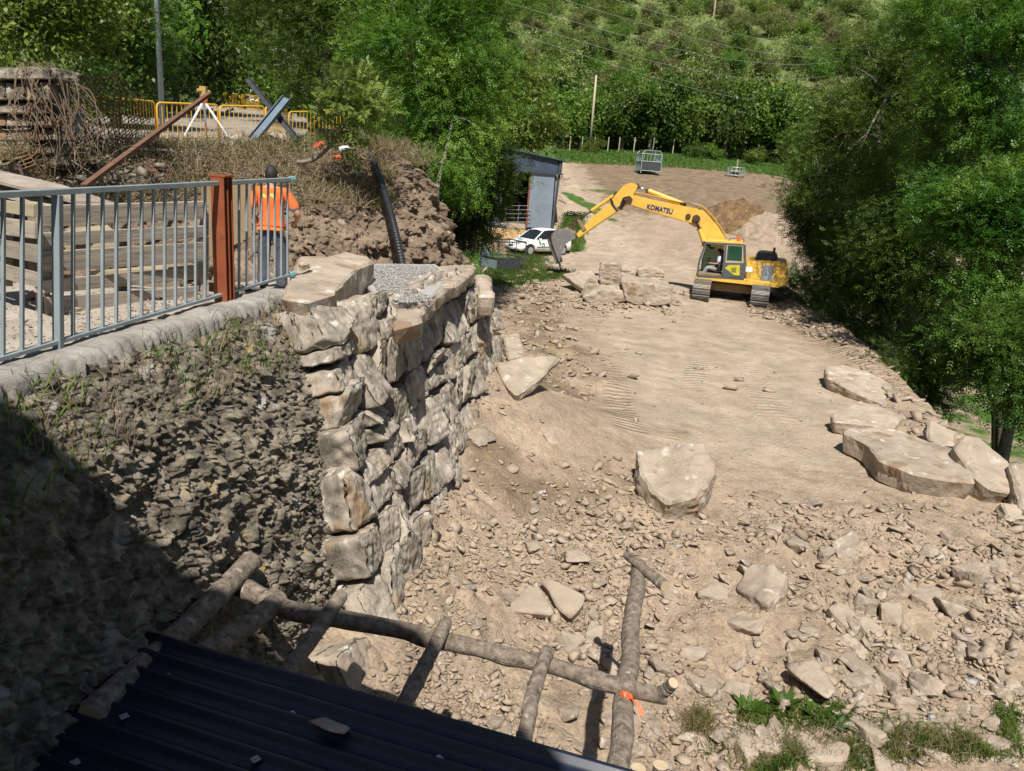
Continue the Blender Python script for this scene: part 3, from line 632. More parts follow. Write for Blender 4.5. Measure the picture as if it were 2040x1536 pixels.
# plates and stones listed from the photograph: px x, y, width, height factor, colour, label
slab([(1013,1203),(1052,1166),(1074,1168),(1106,1219),(1099,1226),(1016,1216)], (1060,1225), .12, (0,-.35,1), .10, 'smooth triangular plate of rock among the rubble', seed=28, cat='stone', bev=.015, amp=.012)
slab([(1075,1152),(1096,1150),(1166,1185),(1160,1204),(1136,1232),(1112,1210),(1088,1172)], (1136,1234), .16, (-.15,-.5,1), .16, 'pointed wedge of rock right of the triangular plate', seed=29, cat='stone', bev=.02, amp=.02)
HERO = [(1510,1165,116,.55,0,'largest rounded block half sunk in the rubble slope'),(1419,1165,62,.6,0,'stone touching the left side of the largest sunken block'),(1604,1378,92,.6,1,'pale knobbly limestone lump just above the grass'),
 (1770,1215,48,1.1,1,'tall yellowish stone in the stone cluster on the right slope'),(1726,1202,42,.9,0,'upper of two stones stacked left of the tall yellowish stone'),(1726,1250,48,.9,0,'reddish pointed stone under the stacked pair on the right slope'),
 (1805,1162,42,1.1,0,'upright slab above the tall yellowish stone'),(1852,1182,58,.6,0,'smooth squared stone right of the upright slab'),(1676,1224,48,.8,0,'flat faced stone left of the two stacked stones'),
 (1478,1253,58,.55,0,'flat topped stone below the largest sunken block'),(1469,1362,48,.8,0,'domed stone left of the pale knobbly lump'),(1704,1328,66,.4,0,'long lens shaped stone above right of the pale lump'),
 (1773,1356,50,.8,0,'grey pink rounded stone right of the lens shaped stone'),(1842,1352,54,.8,0,'rough pitted stone low on the right slope'),(1798,1396,42,1.1,1,'yellowish lump under the grey pink stone'),(1638,1312,36,.9,0,'egg shaped stone left of the lens shaped stone'),
 (1933,1145,52,1.3,0,'long smooth slab lying down the right slope'),(1729,1462,62,.6,1,'pale round stone at the end of the flat grass slab'),(1864,1514,36,.8,1,'yellowish stone in the grass at the bottom right'),
 (1018,1174,46,.8,0,'rounded stone leaning on the left of the triangular plate'),(1143,1119,58,.5,0,'dark bedded stone above the pointed wedge'),(1060,1106,34,.8,0,'dark knob of rock above the triangular plate'),
 (1132,1276,46,1.0,0,'oval stone below the pointed wedge of rock'),(1185,1262,42,1.0,0,'angular stone left of the leaning log'),(1316,1328,58,.8,0,'cracked stone right of the crossing poles'),(1411,1366,48,.7,0,'rounded stone two to the left of the domed stone'),
 (1381,1306,44,.7,0,'blocky stone with a sharp edge right of the log'),(1182,1222,34,.9,0,'small pale block between wedge and log'),(1575,1090,52,.6,0,'overhanging stone near the top of the rubble slope'),(1645,1105,40,.8,0,'stone leaning right of the overhanging stone'),
 (1768,1522,58,.6,0,'smooth brown stone at the bottom edge in the grass'),(1100,870,44,.5,0,'flat stone beside the middle of the stone wall'),(955,870,60,.45,0,'reddish flaky stone at the foot of the stone wall')]
rng = np.random.default_rng(11)
for k, (px, py, wd, hf, pale, lab) in enumerate(HERO):
    p = on_ground(px, py+wd*hf*.25); s_ = wd*np.linalg.norm(p)/FPX
    V, Fc = hullrock(np.random.default_rng(300+k), (s_*1.05, s_*.8, s_*min(hf, 1)*.9), 16, 4, .10)
    V = V@rotm(np.random.default_rng(k), .18).T+p+np.array([0, 0, s_*hf*.12])
    tag(link('rubble_stone', npmesh('rubble_stone', V, Fc), ROCKL if pale else ROCK, None, True, False), lab, 'stone')
# other rubble stones: individuals
VAR = []
for k in range(14):
    rr = np.random.default_rng(700+k); V, Fc = hullrock(rr, (1, rr.uniform(.5, .9), rr.uniform(.3, .6)), int(rr.integers(10, 18)), 3, .08); m_ = npmesh('rubble_stone', V, Fc); m_.materials.append(ROCK if k % 5 else ROCKL); VAR.append(m_)
def sample_px(n, seed, x0=690, x1=2040, y0=560, y1=1536, pw=1.0):
    r = np.random.default_rng(seed); px = r.uniform(x0, x1, n); py = r.uniform(y0, y1, n); P = og_v(px, py)
    ok = (P[:, 1] < 60) & (r.random(n) < rubble_w(P[:, 0], P[:, 1])**pw+.012)
    uw = (P-WA)@WN+(P[:, 2]-WA[2])*BATTER   # outside the wall face
    ok &= (uw > .15) | (P[:, 1] > 15.2); ok &= ~((P[:, 0] < .6+.0*P[:, 1]) & (P[:, 1] > 29))
    return P[ok], r
P, r = sample_px(900, 21, y0=820, x0=900); wgt = np.argsort(-(P[:, 0]*.35-P[:, 1]*.6+r.normal(size=len(P))*1.6)); P = P[wgt][:260]
for p in P:
    dist = np.linalg.norm(p); s_ = dist/FPX*np.clip(r.lognormal(3.38, .36), 18, 66)
    o = bpy.data.objects.new('rubble_stone', VAR[r.integers(0, 14)]); COL.objects.link(o)
    o.location = (p[0], p[1], p[2]+s_*.08); o.rotation_euler = (r.normal()*.25, r.normal()*.25, r.uniform(0, 6.28)); o.scale = (s_, s_, s_*r.uniform(.8, 1.15))
    tag(o, 'angular tan rubble stone lying loose among many others on the rubble slope', 'stone', 'loose rubble stones on the slope')
# small rubble
def scatter(name, P, sizes, r, m, label, cat, sub=1, flatz=(.2, .5), kind='stuff', lift=.12):
    VV, FF, off = [], [], 0; sizes = np.asarray(sizes)
    for k in range(14):
        q = np.random.default_rng(900+k); b, f = hullrock(q, (1, q.uniform(.4, .9), q.uniform(*flatz)), int(q.integers(8, 15)) if sub > 1 else int(q.integers(6, 9)))
        idx = np.arange(k, len(P), 14)
        if not len(idx): continue
        a = r.uniform(0, 6.283, len(idx)); tx, ty = r.normal(size=(2, len(idx)))*.35; ca, sa, cx, sx, cy, sy = np.cos(a), np.sin(a), np.cos(tx), np.sin(tx), np.cos(ty), np.sin(ty); O = 0*a; I = O+1
        Rz = np.array([[ca, -sa, O], [sa, ca, O], [O, O, I]]).transpose(2, 0, 1); Rx = np.array([[I, O, O], [O, cx, -sx], [O, sx, cx]]).transpose(2, 0, 1); Ry = np.array([[cy, O, sy], [O, I, O], [-sy, O, cy]]).transpose(2, 0, 1)
        v = np.einsum('nij,vj->nvi', Rz@Rx@Ry, b)*sizes[idx][:, None, None]+P[idx][:, None, :]; v[..., 2] += (sizes[idx]*lift)[:, None]
        FF.append((f[None]+np.arange(len(idx))[:, None, None]*len(b)).reshape(-1, 3)+off); VV.append(v.reshape(-1, 3)); off += len(idx)*len(b)
    V = np.concatenate(VV); Fa = np.concatenate(FF)
    return tag(link(name, npmesh(name, V.reshape(-1, 3), Fa), m, None, False, False), label, cat, None, kind)
P, r = sample_px(70000, 22, pw=1.6); dn = fbm(np.stack([P[:, 0]*.9, P[:, 1]*.9, 0*P[:, 0]], -1), 3, 120); P = P[dn+r.normal(size=len(P))*.18 > -.12]; sz = np.linalg.norm(P, axis=1)/FPX*np.clip(r.lognormal(1.65, .75, len(P)), 2.5, 30)
k = sz > .06
scatter('small_rubble', P[k][:8000], sz[k][:8000], r, SOILR, 'small broken stones covering the rubble slope', 'rubble', 2)
scatter('gravel', P[~k][:24000], sz[~k][:24000], r, SOILR, 'fine gravel and clods between the rubble stones', 'gravel', 1)
px = np.random.default_rng(3).uniform(1000, 1750, 900); py = np.random.default_rng(4).uniform(480, 1000, 900); P = og_v(px, py); P = P[(P[:, 1] > 13) & (P[:, 0] > 1)]
scatter('yard_pebbles', P, np.linalg.norm(P, axis=1)/FPX*np.clip(r.lognormal(1.0, .5, len(P)), 1.5, 7), r, ROCKL, 'scattered pebbles on the trodden yard', 'pebbles', 1)
qx = np.random.default_rng(41); px = np.concatenate([qx.normal(1235, 75, 420), qx.normal(1050, 45, 500), qx.uniform(1480, 1760, 500)]); py = np.concatenate([qx.normal(603, 12, 420), qx.normal(575, 26, 500), 0*px[920:]]); py[920:] = 598+(px[920:]-1480)*.36+qx.normal(0, 12, 500); P = og_v(px, py)
scatter('spoil_stones', P, np.linalg.norm(P, axis=1)/FPX*np.clip(qx.lognormal(1.95, .55, len(P)), 3, 20), qx, SOILR, 'broken stones and clods strewn round the block pile and along the rim', 'rubble', 2)
# grey gravel on the wall top
r = np.random.default_rng(8); n = 2600; P = []
from mathutils.geometry import intersect_point_tri_2d
GP = [(735,528),(790,527),(868,530),(880,548),(838,558),(800,572),(850,588),(868,600),(800,604),(755,588),(742,560)]
def inpoly(x, y, poly):
    c = False; j = len(poly)-1
    for i in range(len(poly)):
        if ((poly[i][1] > y) != (poly[j][1] > y)) and x < (poly[j][0]-poly[i][0])*(y-poly[i][1])/(poly[j][1]-poly[i][1]+1e-9)+poly[i][0]: c = not c
        j = i
    return c
while len(P) < n:
    x, y = r.uniform(730, 885), r.uniform(524, 610)
    if inpoly(x, y, GP): P.append(AZ(x, y, -1.655))
scatter('grey_gravel', np.array(P), r.uniform(.02, .055, n), r, GRAV, 'light grey crushed gravel between the slabs on top of the stone wall', 'gravel', 1)
tag(poly_rock('stone_heap', zpoly([(598,520),(610,517),(612,526),(600,528)], -1.3), (0, 0, -.1), None, ROCKL, seed=70, bev=.01), 'small crumpled yellowish stone lying on the top slab beside the railing end', 'stone')
# ================================================================ VEGETATION
def nrm(v): return v/(np.linalg.norm(v, axis=-1, keepdims=True)+1e-9)
def leaves(C, D, N, ln, wd):
    """diamond leaves: base C, direction D, normal N, arrays; ln, wd arrays/scalars -> V, F"""
    S = nrm(np.cross(D, N)); ln = np.broadcast_to(np.asarray(ln, float), (len(C),))[:, None]; wd = np.broadcast_to(np.asarray(wd, float), (len(C),))[:, None]
    fold = N*wd*.25
    V = np.stack([C, C+D*ln*.45+S*wd*.5+fold, C+D*ln, C+D*ln*.45-S*wd*.5+fold], 1).reshape(-1, 3)
    return V, np.arange(len(C)*4).reshape(-1, 4)
def pinnate(P, D, r, ln=.26, lw=.034, pairs=3):
    """compound ash leaves at P with direction D"""
    n = len(P); N = nrm(np.array([0, 0, 1.])+r.normal(size=(n, 3))*.55); S = nrm(np.cross(D, N)); N = nrm(np.cross(S, D))
    C, DD, NN, Ls = [], [], [], []
    for i in range(pairs+1):
        t = .3+.7*i/pairs; c = P+D*ln*t-np.array([0, 0, 1.])*(ln*.18*t*t)
        if i == pairs: C.append(c); DD.append(D); NN.append(N); Ls.append(np.full(n, ln*.36)); continue
        for sg in (-1, 1):
            C.append(c); DD.append(nrm(D*.6+S*sg*.85-np.array([0, 0, .22]))); NN.append(nrm(N+r.normal(size=(n, 3))*.25)); Ls.append(np.full(n, ln*.36))
    return leaves(np.concatenate(C), np.concatenate(DD), np.concatenate(NN), np.concatenate(Ls), np.concatenate(Ls)*.36)
def tips_in(lobes, n, r, shell=.55):
    T = []; tot = sum(l[1][0]*l[1][1]*l[1][2] for l in lobes)
    for c, rad in lobes:
        k = max(2, int(round(n*rad[0]*rad[1]*rad[2]/tot))); d = nrm(r.normal(size=(k, 3))); rr = r.uniform(shell**3, 1, k)**(1/3)
        T.append(np.array(c)+d*np.array(rad)*rr[:, None]*(1+.12*r.normal(size=(k, 1))))
    return np.concatenate(T)
def crown(lobes, ntips, per, r, kind='ash', spread=.42, size=1.0, shell=.5):
    T = tips_in(lobes, ntips, r, shell); cen = np.mean([l[0] for l in lobes], 0)
    P = np.repeat(T, per, 0)+r.normal(size=(len(T)*per, 3))*np.array([1, 1, .6])*spread*r.uniform(.6, 1.3, (len(T)*per, 1))
    out = nrm(np.repeat(T, per, 0)-cen); D = nrm(out*.5+r.normal(size=P.shape)*.75+np.array([0, 0, -.12]))
    if kind == 'ash': V, Fc = pinnate(P, D, r, .27*size)
    else: V, Fc = leaves(P, D, nrm(r.normal(size=P.shape)*.6+np.array([0, 0, .8])+out*.4), .17*size*r.uniform(.7, 1.3, len(P)), .10*size)
    return V, Fc, T
def woody(base, T, r, rad=.16, nl=16, top=None, seed=0):
    mb = MB(); base = np.array(base, float); cen = T.mean(0) if top is None else np.array(top)
    hi = T[np.argmax(T[:, 2])]
    path = [base-np.array([0, 0, .3]), base*(2/3)+cen/3+r.normal(size=3)*.12, base/3+cen*(2/3)+r.normal(size=3)*.15, cen, cen*.45+hi*.55]
    mb.tube(spline(path, 14), list(np.linspace(rad, rad*.25, 14)), 9)
    sp = spline(path, 30)
    for i in r.choice(len(T), min(nl, len(T)), False):
        a = sp[r.integers(10, 27)]; b = T[i]; m_ = (a+b)/2+np.array([0, 0, .12*np.linalg.norm(b-a)])+r.normal(size=3)*.1
        l_ = np.linalg.norm(b-a); mb.tube(spline([a, m_, b], 6), list(np.linspace(rad*.32, rad*.06, 6)), 5, False)
    return mb
def make_tree(name, label, lobes, base, ntips, per, lm, seed, kind='ash', spread=.42, size=1.0, rad=.16, nl=16, shell=.5, group=None, cat='tree', cname='crown'):
    r = np.random.default_rng(seed); t = thing(name, label, cat, base, 0, group)
    V, Fc, T = crown(lobes, ntips, per, r, kind, spread, size, shell)
    link(cname, npmesh(cname, V, Fc), lm, t)
    woody(base, T, r, rad, nl).build('trunk', BARK, t, smooth=True)
    return t
def lob(*L_): return [(AY(x, y, Y), (rx*Y/FPX, rd*Y/FPX, rz*Y/FPX)) for (x, y, Y, rx, rd, rz) in L_]
def base_px(x, y, Y, z=None):
    p = AY(x, y, Y); return (p[0], p[1], float(G(p[0], p[1])) if z is None else z)
AG = None
# --- centre left ash beside the bank: bright, trunk visible
make_tree('ash_tree', 'bright green ash tree with a thin pale trunk leaning out beside the soil bank', lob((870,90,24,120,110,110),(800,210,24,60,60,90),(930,190,23.5,90,80,100),(905,330,23,75,60,75),(935,270,23,55,50,60),(780,60,25,90,80,80),(880,-40,25,130,110,90)),
          base_px(868,470,22.5,-3.3), 300, 56, LEAF_ASH, 1, spread=.36, rad=.15, nl=20)
ASH0 = [o for o in COL.objects if o.name.startswith('ash_tree')][0]
MB().tube(spline([AY(856,505,22), AY(868,440,22), AY(872,370,22.1), AY(884,320,22.3), AY(903,235,23)], 20), list(np.linspace(.10, .03, 20)), 9).build('trunk', BARK, ASH0, smooth=True)
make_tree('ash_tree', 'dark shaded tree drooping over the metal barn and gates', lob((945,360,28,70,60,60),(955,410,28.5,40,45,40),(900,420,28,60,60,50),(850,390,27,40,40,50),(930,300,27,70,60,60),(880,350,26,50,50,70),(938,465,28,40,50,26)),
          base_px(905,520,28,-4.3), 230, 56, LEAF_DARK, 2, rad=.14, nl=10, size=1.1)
make_tree('willow_tree', 'yellow green bushy tree behind the barn roof', lob((1020,235,68,75,60,50),(960,180,68,60,60,70),(1062,262,70,45,40,30),(1010,160,70,60,50,50)),
          base_px(1000,330,68,-1.5), 190, 60, LEAF_YEL, 3, 'simple', spread=.9, size=2.4, rad=.2)
make_tree('dark_tree', 'tall very dark tree in the middle behind the young sapling', lob((640,90,34,110,90,110),(740,150,32,70,60,120),(600,0,36,120,90,80),(720,-20,34,100,90,80),(800,280,30,50,50,80),(700,230,33,60,50,60)),
          (-9.0, 33, -.5), 300, 56, LEAF_DARK, 4, spread=.55, size=1.25, rad=.25, nl=20)
make_tree('broadleaf_tree', 'mid green tree over the road behind the far parked vehicle', lob((520,60,74,75,70,70),(440,110,70,60,60,60),(600,120,70,50,60,60),(500,-20,78,90,80,60),(480,150,76,40,60,35)),
          (-29.5, 76, 3.8), 200, 56, LEAF_ASH, 5, 'simple', spread=1.1, size=2.9, rad=.3)
make_tree('broadleaf_tree', 'dark green tree left of the crossed steel posts beyond the tripod', lob((400,40,42,90,80,110),(430,140,42,40,50,60),(350,130,42,50,50,60),(320,0,44,90,80,90)),
          (-18.6, 42, 1.0), 180, 46, LEAF_DARK, 6, 'simple', spread=.8, size=1.8, rad=.25)
make_tree('fir_tree', 'dense dark tree behind the grey lamp post', lob((270,40,25,75,70,100),(240,130,25,50,50,60),(300,160,26,50,50,50),(200,-10,24,80,70,60)),
          (-13.2, 25.5, .3), 180, 44, LEAF_DARK, 7, spread=.45, size=1.0, rad=.2)
make_tree('hazel_bush', 'sunlit yellow green bush hanging at the top left corner', lob((40,40,12.5,95,70,60),(140,60,13,75,60,55),(30,140,12,40,40,30),(190,20,13.5,50,50,50),(110,-20,12.5,120,70,50)),
          (-10.5, 13, .3), 130, 40, LEAF_YEL, 8, 'simple', spread=.26, size=.62, rad=.06, nl=30, cat='bush')
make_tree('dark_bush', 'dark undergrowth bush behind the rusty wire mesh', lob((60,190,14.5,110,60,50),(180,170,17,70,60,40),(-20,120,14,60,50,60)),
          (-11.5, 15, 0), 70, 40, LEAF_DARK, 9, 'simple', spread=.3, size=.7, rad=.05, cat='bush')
make_tree('broadleaf_tree', 'green tree right of the parked vehicle at the road bend', lob((600,190,60,60,60,40),(560,140,64,50,60,60),(650,200,52,60,50,50)),
          (-17, 58, 2.6), 150, 50, LEAF_ASH, 10, 'simple', spread=.9, size=2.3, rad=.2)
# --- trees along the right edge
RT = [('tall ash at the right with bare branch tips against the hill', lob((1770,120,30,75,70,100),(1700,230,30,70,60,80),(1820,250,29,80,70,80),(1640,330,30,60,50,70),(1740,380,29,85,70,90)), (15.5,30,-8.2), LEAF_MID, 130, 38, 1.05),
      ('dark ash leaning over the excavator at the right', lob((1640,420,34,70,60,80),(1600,330,35,40,40,70),(1680,520,32,80,60,80),(1620,500,35,40,40,60)), (15.2,33,-8), LEAF_DARK, 120, 44, 1.1),
      ('large ash filling the upper right corner', lob((1960,120,24,100,90,110),(1880,40,25,90,80,80),(2020,260,23,90,80,90),(1900,260,25,70,60,80),(2060,20,23,80,80,90)), (16.5,24.5,-8.3), LEAF_MID, 150, 42, 1.0),
      ('bushy ash in front at the right edge with sunlit drooping sprays', lob((1960,430,21,90,70,80),(2040,420,20,80,60,90),(1880,420,22,60,60,60),(1990,560,20.5,90,60,70)), (14.8,21.5,-8.0), LEAF_MID, 150, 40, .95),
      ('ash with a pale straight trunk at the right behind the rim', lob((1800,470,26,80,60,80),(1760,560,27,80,60,60),(1860,560,25,60,60,60)), (14.6,26.3,-7.6), LEAF_DARK, 120, 40, 1.0),
      ('low dark shrubby tree under the ash trees at the right edge', lob((2010,680,19,80,60,80),(1930,690,20,50,50,60),(2050,780,18,60,60,60)), (13.2,19.5,-7.6), LEAF_DARK, 110, 44, .95)]
for k, (lb, lo, bs, lm, nt_, pr, sz_) in enumerate(RT):
    make_tree('ash_tree', lb, lo, bs, int(nt_*1.35), int(pr*1.3), lm, 20+k, size=sz_*1.08, spread=.34, rad=.19, nl=14, shell=.3)
make_tree('dark_tree', 'dark tree filling the gap behind the right hand ash trees', lob((1780,420,40,120,100,120),(1900,600,33,140,100,90),(1990,300,38,120,100,160)), (21, 36, -8), 190, 48, LEAF_DARK, 30, spread=.7, size=1.6, rad=.2)
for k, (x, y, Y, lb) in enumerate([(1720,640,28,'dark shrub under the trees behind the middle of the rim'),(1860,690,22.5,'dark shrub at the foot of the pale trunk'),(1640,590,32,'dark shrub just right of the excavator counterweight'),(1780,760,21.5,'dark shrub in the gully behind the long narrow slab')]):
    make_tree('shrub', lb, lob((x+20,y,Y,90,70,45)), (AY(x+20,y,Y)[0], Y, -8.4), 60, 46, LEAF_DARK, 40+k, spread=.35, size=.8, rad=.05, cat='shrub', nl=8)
# --- bramble bank below the rim at right
r = np.random.default_rng(50); n = 110000; yv = r.uniform(10, 27, n); xv = np.interp(yv, RIM_Y, RIM_X)+.55+r.gamma(1.8, 2.3, n); P = np.stack([xv, yv, Gbase(xv, yv)+r.uniform(0, .45, n)*(.6+.6*vn(np.stack([xv, yv, 0*xv], -1)*.9))], -1)
D = nrm(r.normal(size=(n, 3))+np.array([0, 0, .5])); V, Fc = leaves(P, D, nrm(r.normal(size=(n, 3))*.5+np.array([0, -.3, .8])), r.uniform(.06, .13, n), .055)
tag(link('brambles', npmesh('brambles', V, Fc), leafmat('leaf_bramble', (.05, .11, .015), (.085, .15, .022), (.14, .20, .03), scale=1.2), None), 'low green bramble and nettle cover below the rim on the right', 'brambles', None, 'stuff')

# --- line of trees behind the field, and the wooded hillside
def far_crown(seed, w_=4.0, h_=3.6, n=3600, sz=.34):
    r = np.random.default_rng(seed); lobes = [(np.array([r.uniform(-.5, .5)*w_, r.uniform(-.5, .5)*w_, h_*r.uniform(.7, 1.5)]), (w_*r.uniform(.3, .55), w_*r.uniform(.3, .55), h_*r.uniform(.3, .5))) for _ in range(8)]
    T = tips_in(lobes, 90, r, .7); per = n//90; P = np.repeat(T, per, 0)[:n]; P = P+r.normal(size=P.shape)*.42
    cen = np.array([0, 0, h_]); out = nrm(P-cen); V, Fc = leaves(P, nrm(out*.4+r.normal(size=P.shape)), nrm(out+r.normal(size=P.shape)*.5+np.array([0, 0, .3])), sz*r.uniform(.6, 1.4, len(P)), sz*.62)
    return npmesh('crown', V, Fc)
FC = [far_crown(60+i) for i in range(7)]; FM = [LEAF_DARK, LEAF_ASH, LEAF_HILL, LEAF_DARK, LEAF_YEL, LEAF_HILL, LEAF_ASH]
tmb = MB().tube([(0, 0, -.8), (.1, 0, 1.2), (0, .1, 3.2)], [.22, .16, .08], 7)
TRM = bpy.data.meshes.new('trunk'); TRM.from_pydata(tmb.v, [], tmb.f); TRM.materials.append(BARK)
CMS = {}
def far_tree(name, label, x, y, z, s, v, mt, rz, group=None, sz=1.0):
    key = (v, mt.name)
    if key not in CMS: m_ = FC[v].copy(); m_.materials.append(mt); CMS[key] = m_
    t = thing(name, label, 'tree', (x, y, z), rz, group); t.scale = (s, s, s*sz)
    c = bpy.data.objects.new('crown', CMS[key]); COL.objects.link(c); c.parent = t
    c = bpy.data.objects.new('trunk', TRM); COL.objects.link(c); c.parent = t
    return t
r = np.random.default_rng(77); k = 0
for i, px in enumerate(np.concatenate([np.arange(1120, 1560, 30), np.arange(1590, 1900, 70)])):
    Yt = 106+r.uniform(-2, 5); p = AY(px+r.uniform(-8, 8), 305, Yt)
    far_tree('field_edge_tree', 'leafy tree standing in the dark row at the far edge of the grass field', p[0], Yt, float(max(hillz(p[0], Yt), Gbase(p[0], Yt)))-.3, r.uniform(1.05, 1.5), int(r.integers(0, 7)), [LEAF_DARK, LEAF_ASH, LEAF_HILL, LEAF_ASH][int(r.integers(0, 4))], r.uniform(0, 6), 'trees at the far edge of the field')
cnt = 0; pts = []
while cnt < 290:
    Yt = 113+(r.random()**1.25)*105; px = r.uniform(930, 1760); x = (px-1020)/FPX*Yt*1.02
    if any((x-a)**2+(Yt-b)**2 < (3.0+.012*Yt)**2 for a, b in pts[-80:]): 
        if r.random() < .9: continue
    pts.append((x, Yt)); cnt += 1
    mt = [LEAF_HILL, LEAF_HILL, LEAF_ASH, LEAF_OLIVE, LEAF_HILL, LEAF_HILL, LEAF_YEL, LEAF_OLIVE][int(r.integers(0, 8))]
    if Yt > 150 and mt is LEAF_DARK: mt = LEAF_HILL
    far_tree('hillside_tree', 'tree of the mixed wood on the hillside above the field', x, Yt, float(hillz(x, Yt))-.7, r.uniform(.75, 1.35)*(1 if Yt < 125 else .62), int(r.integers(0, 7)), mt, r.uniform(0, 6), 'trees on the hillside', r.uniform(.75, 1.15))
cnt = 0
for i in range(60):
    Yt = r.uniform(34, 100); px = r.uniform(120, 900); x = (px-1020)/FPX*Yt*1.02
    if x > road_c(Yt)-4: continue
    far_tree('roadside_tree', 'tree of the wood climbing left of the road', x, Yt, float(hillz(x, Yt))-.5, r.uniform(.8, 1.3), int(r.integers(0, 7)), [LEAF_DARK, LEAF_ASH, LEAF_HILL][i % 3], r.uniform(0, 6), 'trees left of the road')
for i in range(46):
    Yt = r.uniform(80, 170); px = r.uniform(200, 960); x = (px-1020)/FPX*Yt*1.02; z = max(float(hillz(x, Yt)), -1)
    far_tree('wood_tree', 'tree of the far wood above the road bend', x, Yt, z-.5, r.uniform(1.1, 1.8), int(r.integers(0, 7)), [LEAF_HILL, LEAF_ASH, LEAF_ASH][i % 3], r.uniform(0, 6), 'trees of the far wood behind the road')
# scrub between the hillside trees
n = 170000; yv = 108+(r.random(n)**1.3)*150; xv = r.uniform(-.12, .62, n)*yv; zz = hillz(xv, yv); cl = vn(np.stack([xv, yv, 0*xv], -1)*.35, 9)
kk = cl > -.1; xv, yv, zz, cl = xv[kk], yv[kk], zz[kk], cl[kk]; P = np.stack([xv, yv, zz+r.uniform(0, 1, len(xv))*(.4+2.2*np.clip(cl+.2, 0, 1))], -1)
V, Fc = leaves(P, nrm(r.normal(size=P.shape)), nrm(r.normal(size=P.shape)*.6+np.array([0, -.5, .7])), r.uniform(.3, .6, len(P)), .3)
tag(link('hillside_scrub', npmesh('hillside_scrub', V, Fc), LEAF_HILL, None), 'scrub and low bushes covering the hillside between the trees', 'scrub', None, 'stuff')
# bushes at field edge
for k, (px, py, lm, lb) in enumerate([(1178,285,LEAF_YEL,'pale flowering bush at the foot of the utility pole'),(1502,318,LEAF_YEL,'pale green bush at the right end of the field'),(1420,330,LEAF_ASH,'low hedge bush behind the round feeder'),(1380,322,LEAF_DARK,'low dark hedge bush left of the round feeder')]):
    Yt = 100; p = AY(px, py, Yt); far_tree('bush', lb, p[0], Yt, float(Gbase(p[0], Yt))-.6, .42, k, lm, k, None, .9)['category'] = 'bush'
# --- sapling on the bank
sp_ = [AY(592,324,16.2), AY(625,318,16), AY(660,288,15.8), AY(688,245,15.6), AY(712,205,15.5)]; t = thing('ash_sapling', 'young ash sapling with a curved bare stem growing out of the bank top', 'sapling', sp_[0])
mb = MB().tube(spline(sp_, 14), list(np.linspace(.05, .022, 14)), 8); r = np.random.default_rng(90)
br = [(3, (650,200)), (3, (700,170)), (2, (720,225)), (3, (745,195)), (3, (735,240)), (3, (680,160)), (1, (705,290)), (3, (765,215)), (2, (665,225)), (3, (715,150))]; P, D = [], []
for i, (a, q) in enumerate(br):
    e = AY(*q, 15.4+r.uniform(-.4, .4)); st = sp_[a]; pth = spline([st, (st+e)/2+np.array([0, 0, .12]), e], 7); mb.tube(pth, list(np.linspace(.018, .006, 7)), 5)
    for j in range(15): 
        c = pth[r.integers(3, 7)]; P.append(c+r.normal(size=3)*.05); D.append(nrm(nrm(e-st)*.5+r.normal(size=3)*.7+np.array([0, 0, .05])))
mb.build('stem', BARK, t, smooth=True)
V, Fc = pinnate(np.array(P), np.array(D), r, .42, pairs=5); link('leaves', npmesh('leaves', V, Fc), leafmat('leaf_sapling', (.15, .26, .045), (.2, .32, .06), (.27, .38, .09), scale=2, trans=.5), t)
# --- grass
def blades(name, P, r, h, m, label, w_=.008, cat='grass', lean=.35, kind='stuff'):
    n = len(P); h = h*r.uniform(.4, 1.3, n); D = nrm(r.normal(size=(n, 3))*lean+np.array([0, 0, 1])); S = nrm(np.cross(D, r.normal(size=(n, 3))))
    w_ = np.broadcast_to(w_, (n,))[:, None]; h = h[:, None]; mid = P+D*h*.55; bend = r.normal(size=(n, 3))*np.array([1, 1, 0])*.22*h; tip = P+D*h+bend-np.array([0, 0, .12])*h
    V = np.stack([P-S*w_/2, P+S*w_/2, mid+S*w_*.4, mid-S*w_*.4, tip+S*w_*.06, tip-S*w_*.06], 1).reshape(-1, 3)
    b = np.arange(n)[:, None]*6; Fc = np.concatenate([b+np.array([[0, 1, 2, 3]]), b+np.array([[3, 2, 4, 5]])])
    return tag(link(name, npmesh(name, V, Fc), m, None), label, cat, None, kind)
GRASSM = leafmat('grass_blade', (.05, .12, .015), (.09, .17, .025), (.16, .22, .05), scale=1.5)
DRYM = leafmat('dry_blade', (.16, .13, .07), (.26, .21, .12), (.20, .18, .07), scale=2, trans=.2)
def px_patch(polys, n, seed):
    r = np.random.default_rng(seed); out = []
    for (cx, cy, rx, ry, wt) in polys:
        k = int(n*wt)
        if not k: continue
        a = r.uniform(0, 6.28, k); q = r.random(k)**.6*r.uniform(.5, 1.15, k); out.append(og_v(cx+rx*q*np.cos(a), cy+ry*q*np.sin(a)))
    return np.concatenate(out), r
P, r = px_patch([(1540,1425,80,26,.16),(1650,1440,60,26,.10),(1600,1515,110,20,.14),(1740,1500,70,36,.18),(1850,1490,110,30,.10),(1960,1500,90,36,.16),(1395,1440,22,20,.03),(2010,1440,40,60,.08),(1540,1530,60,14,.04),(1700,1490,330,60,.25)], 8200, 91)
blades('bottom_grass', P, r, .12, leafmat('grass_mixed', (.07, .13, .02), (.12, .18, .035), (.22, .23, .08), scale=3), 'short green grass tufts around the flat slab at the bottom right', .011)
P, r = px_patch([(1600,1500,200,40,.4),(1850,1500,150,40,.4),(1390,1450,40,30,.2)], 2500, 92); blades('bottom_dry_grass', P, r, .2, DRYM, 'dry straw coloured grass stalks among the bottom grass', .007)
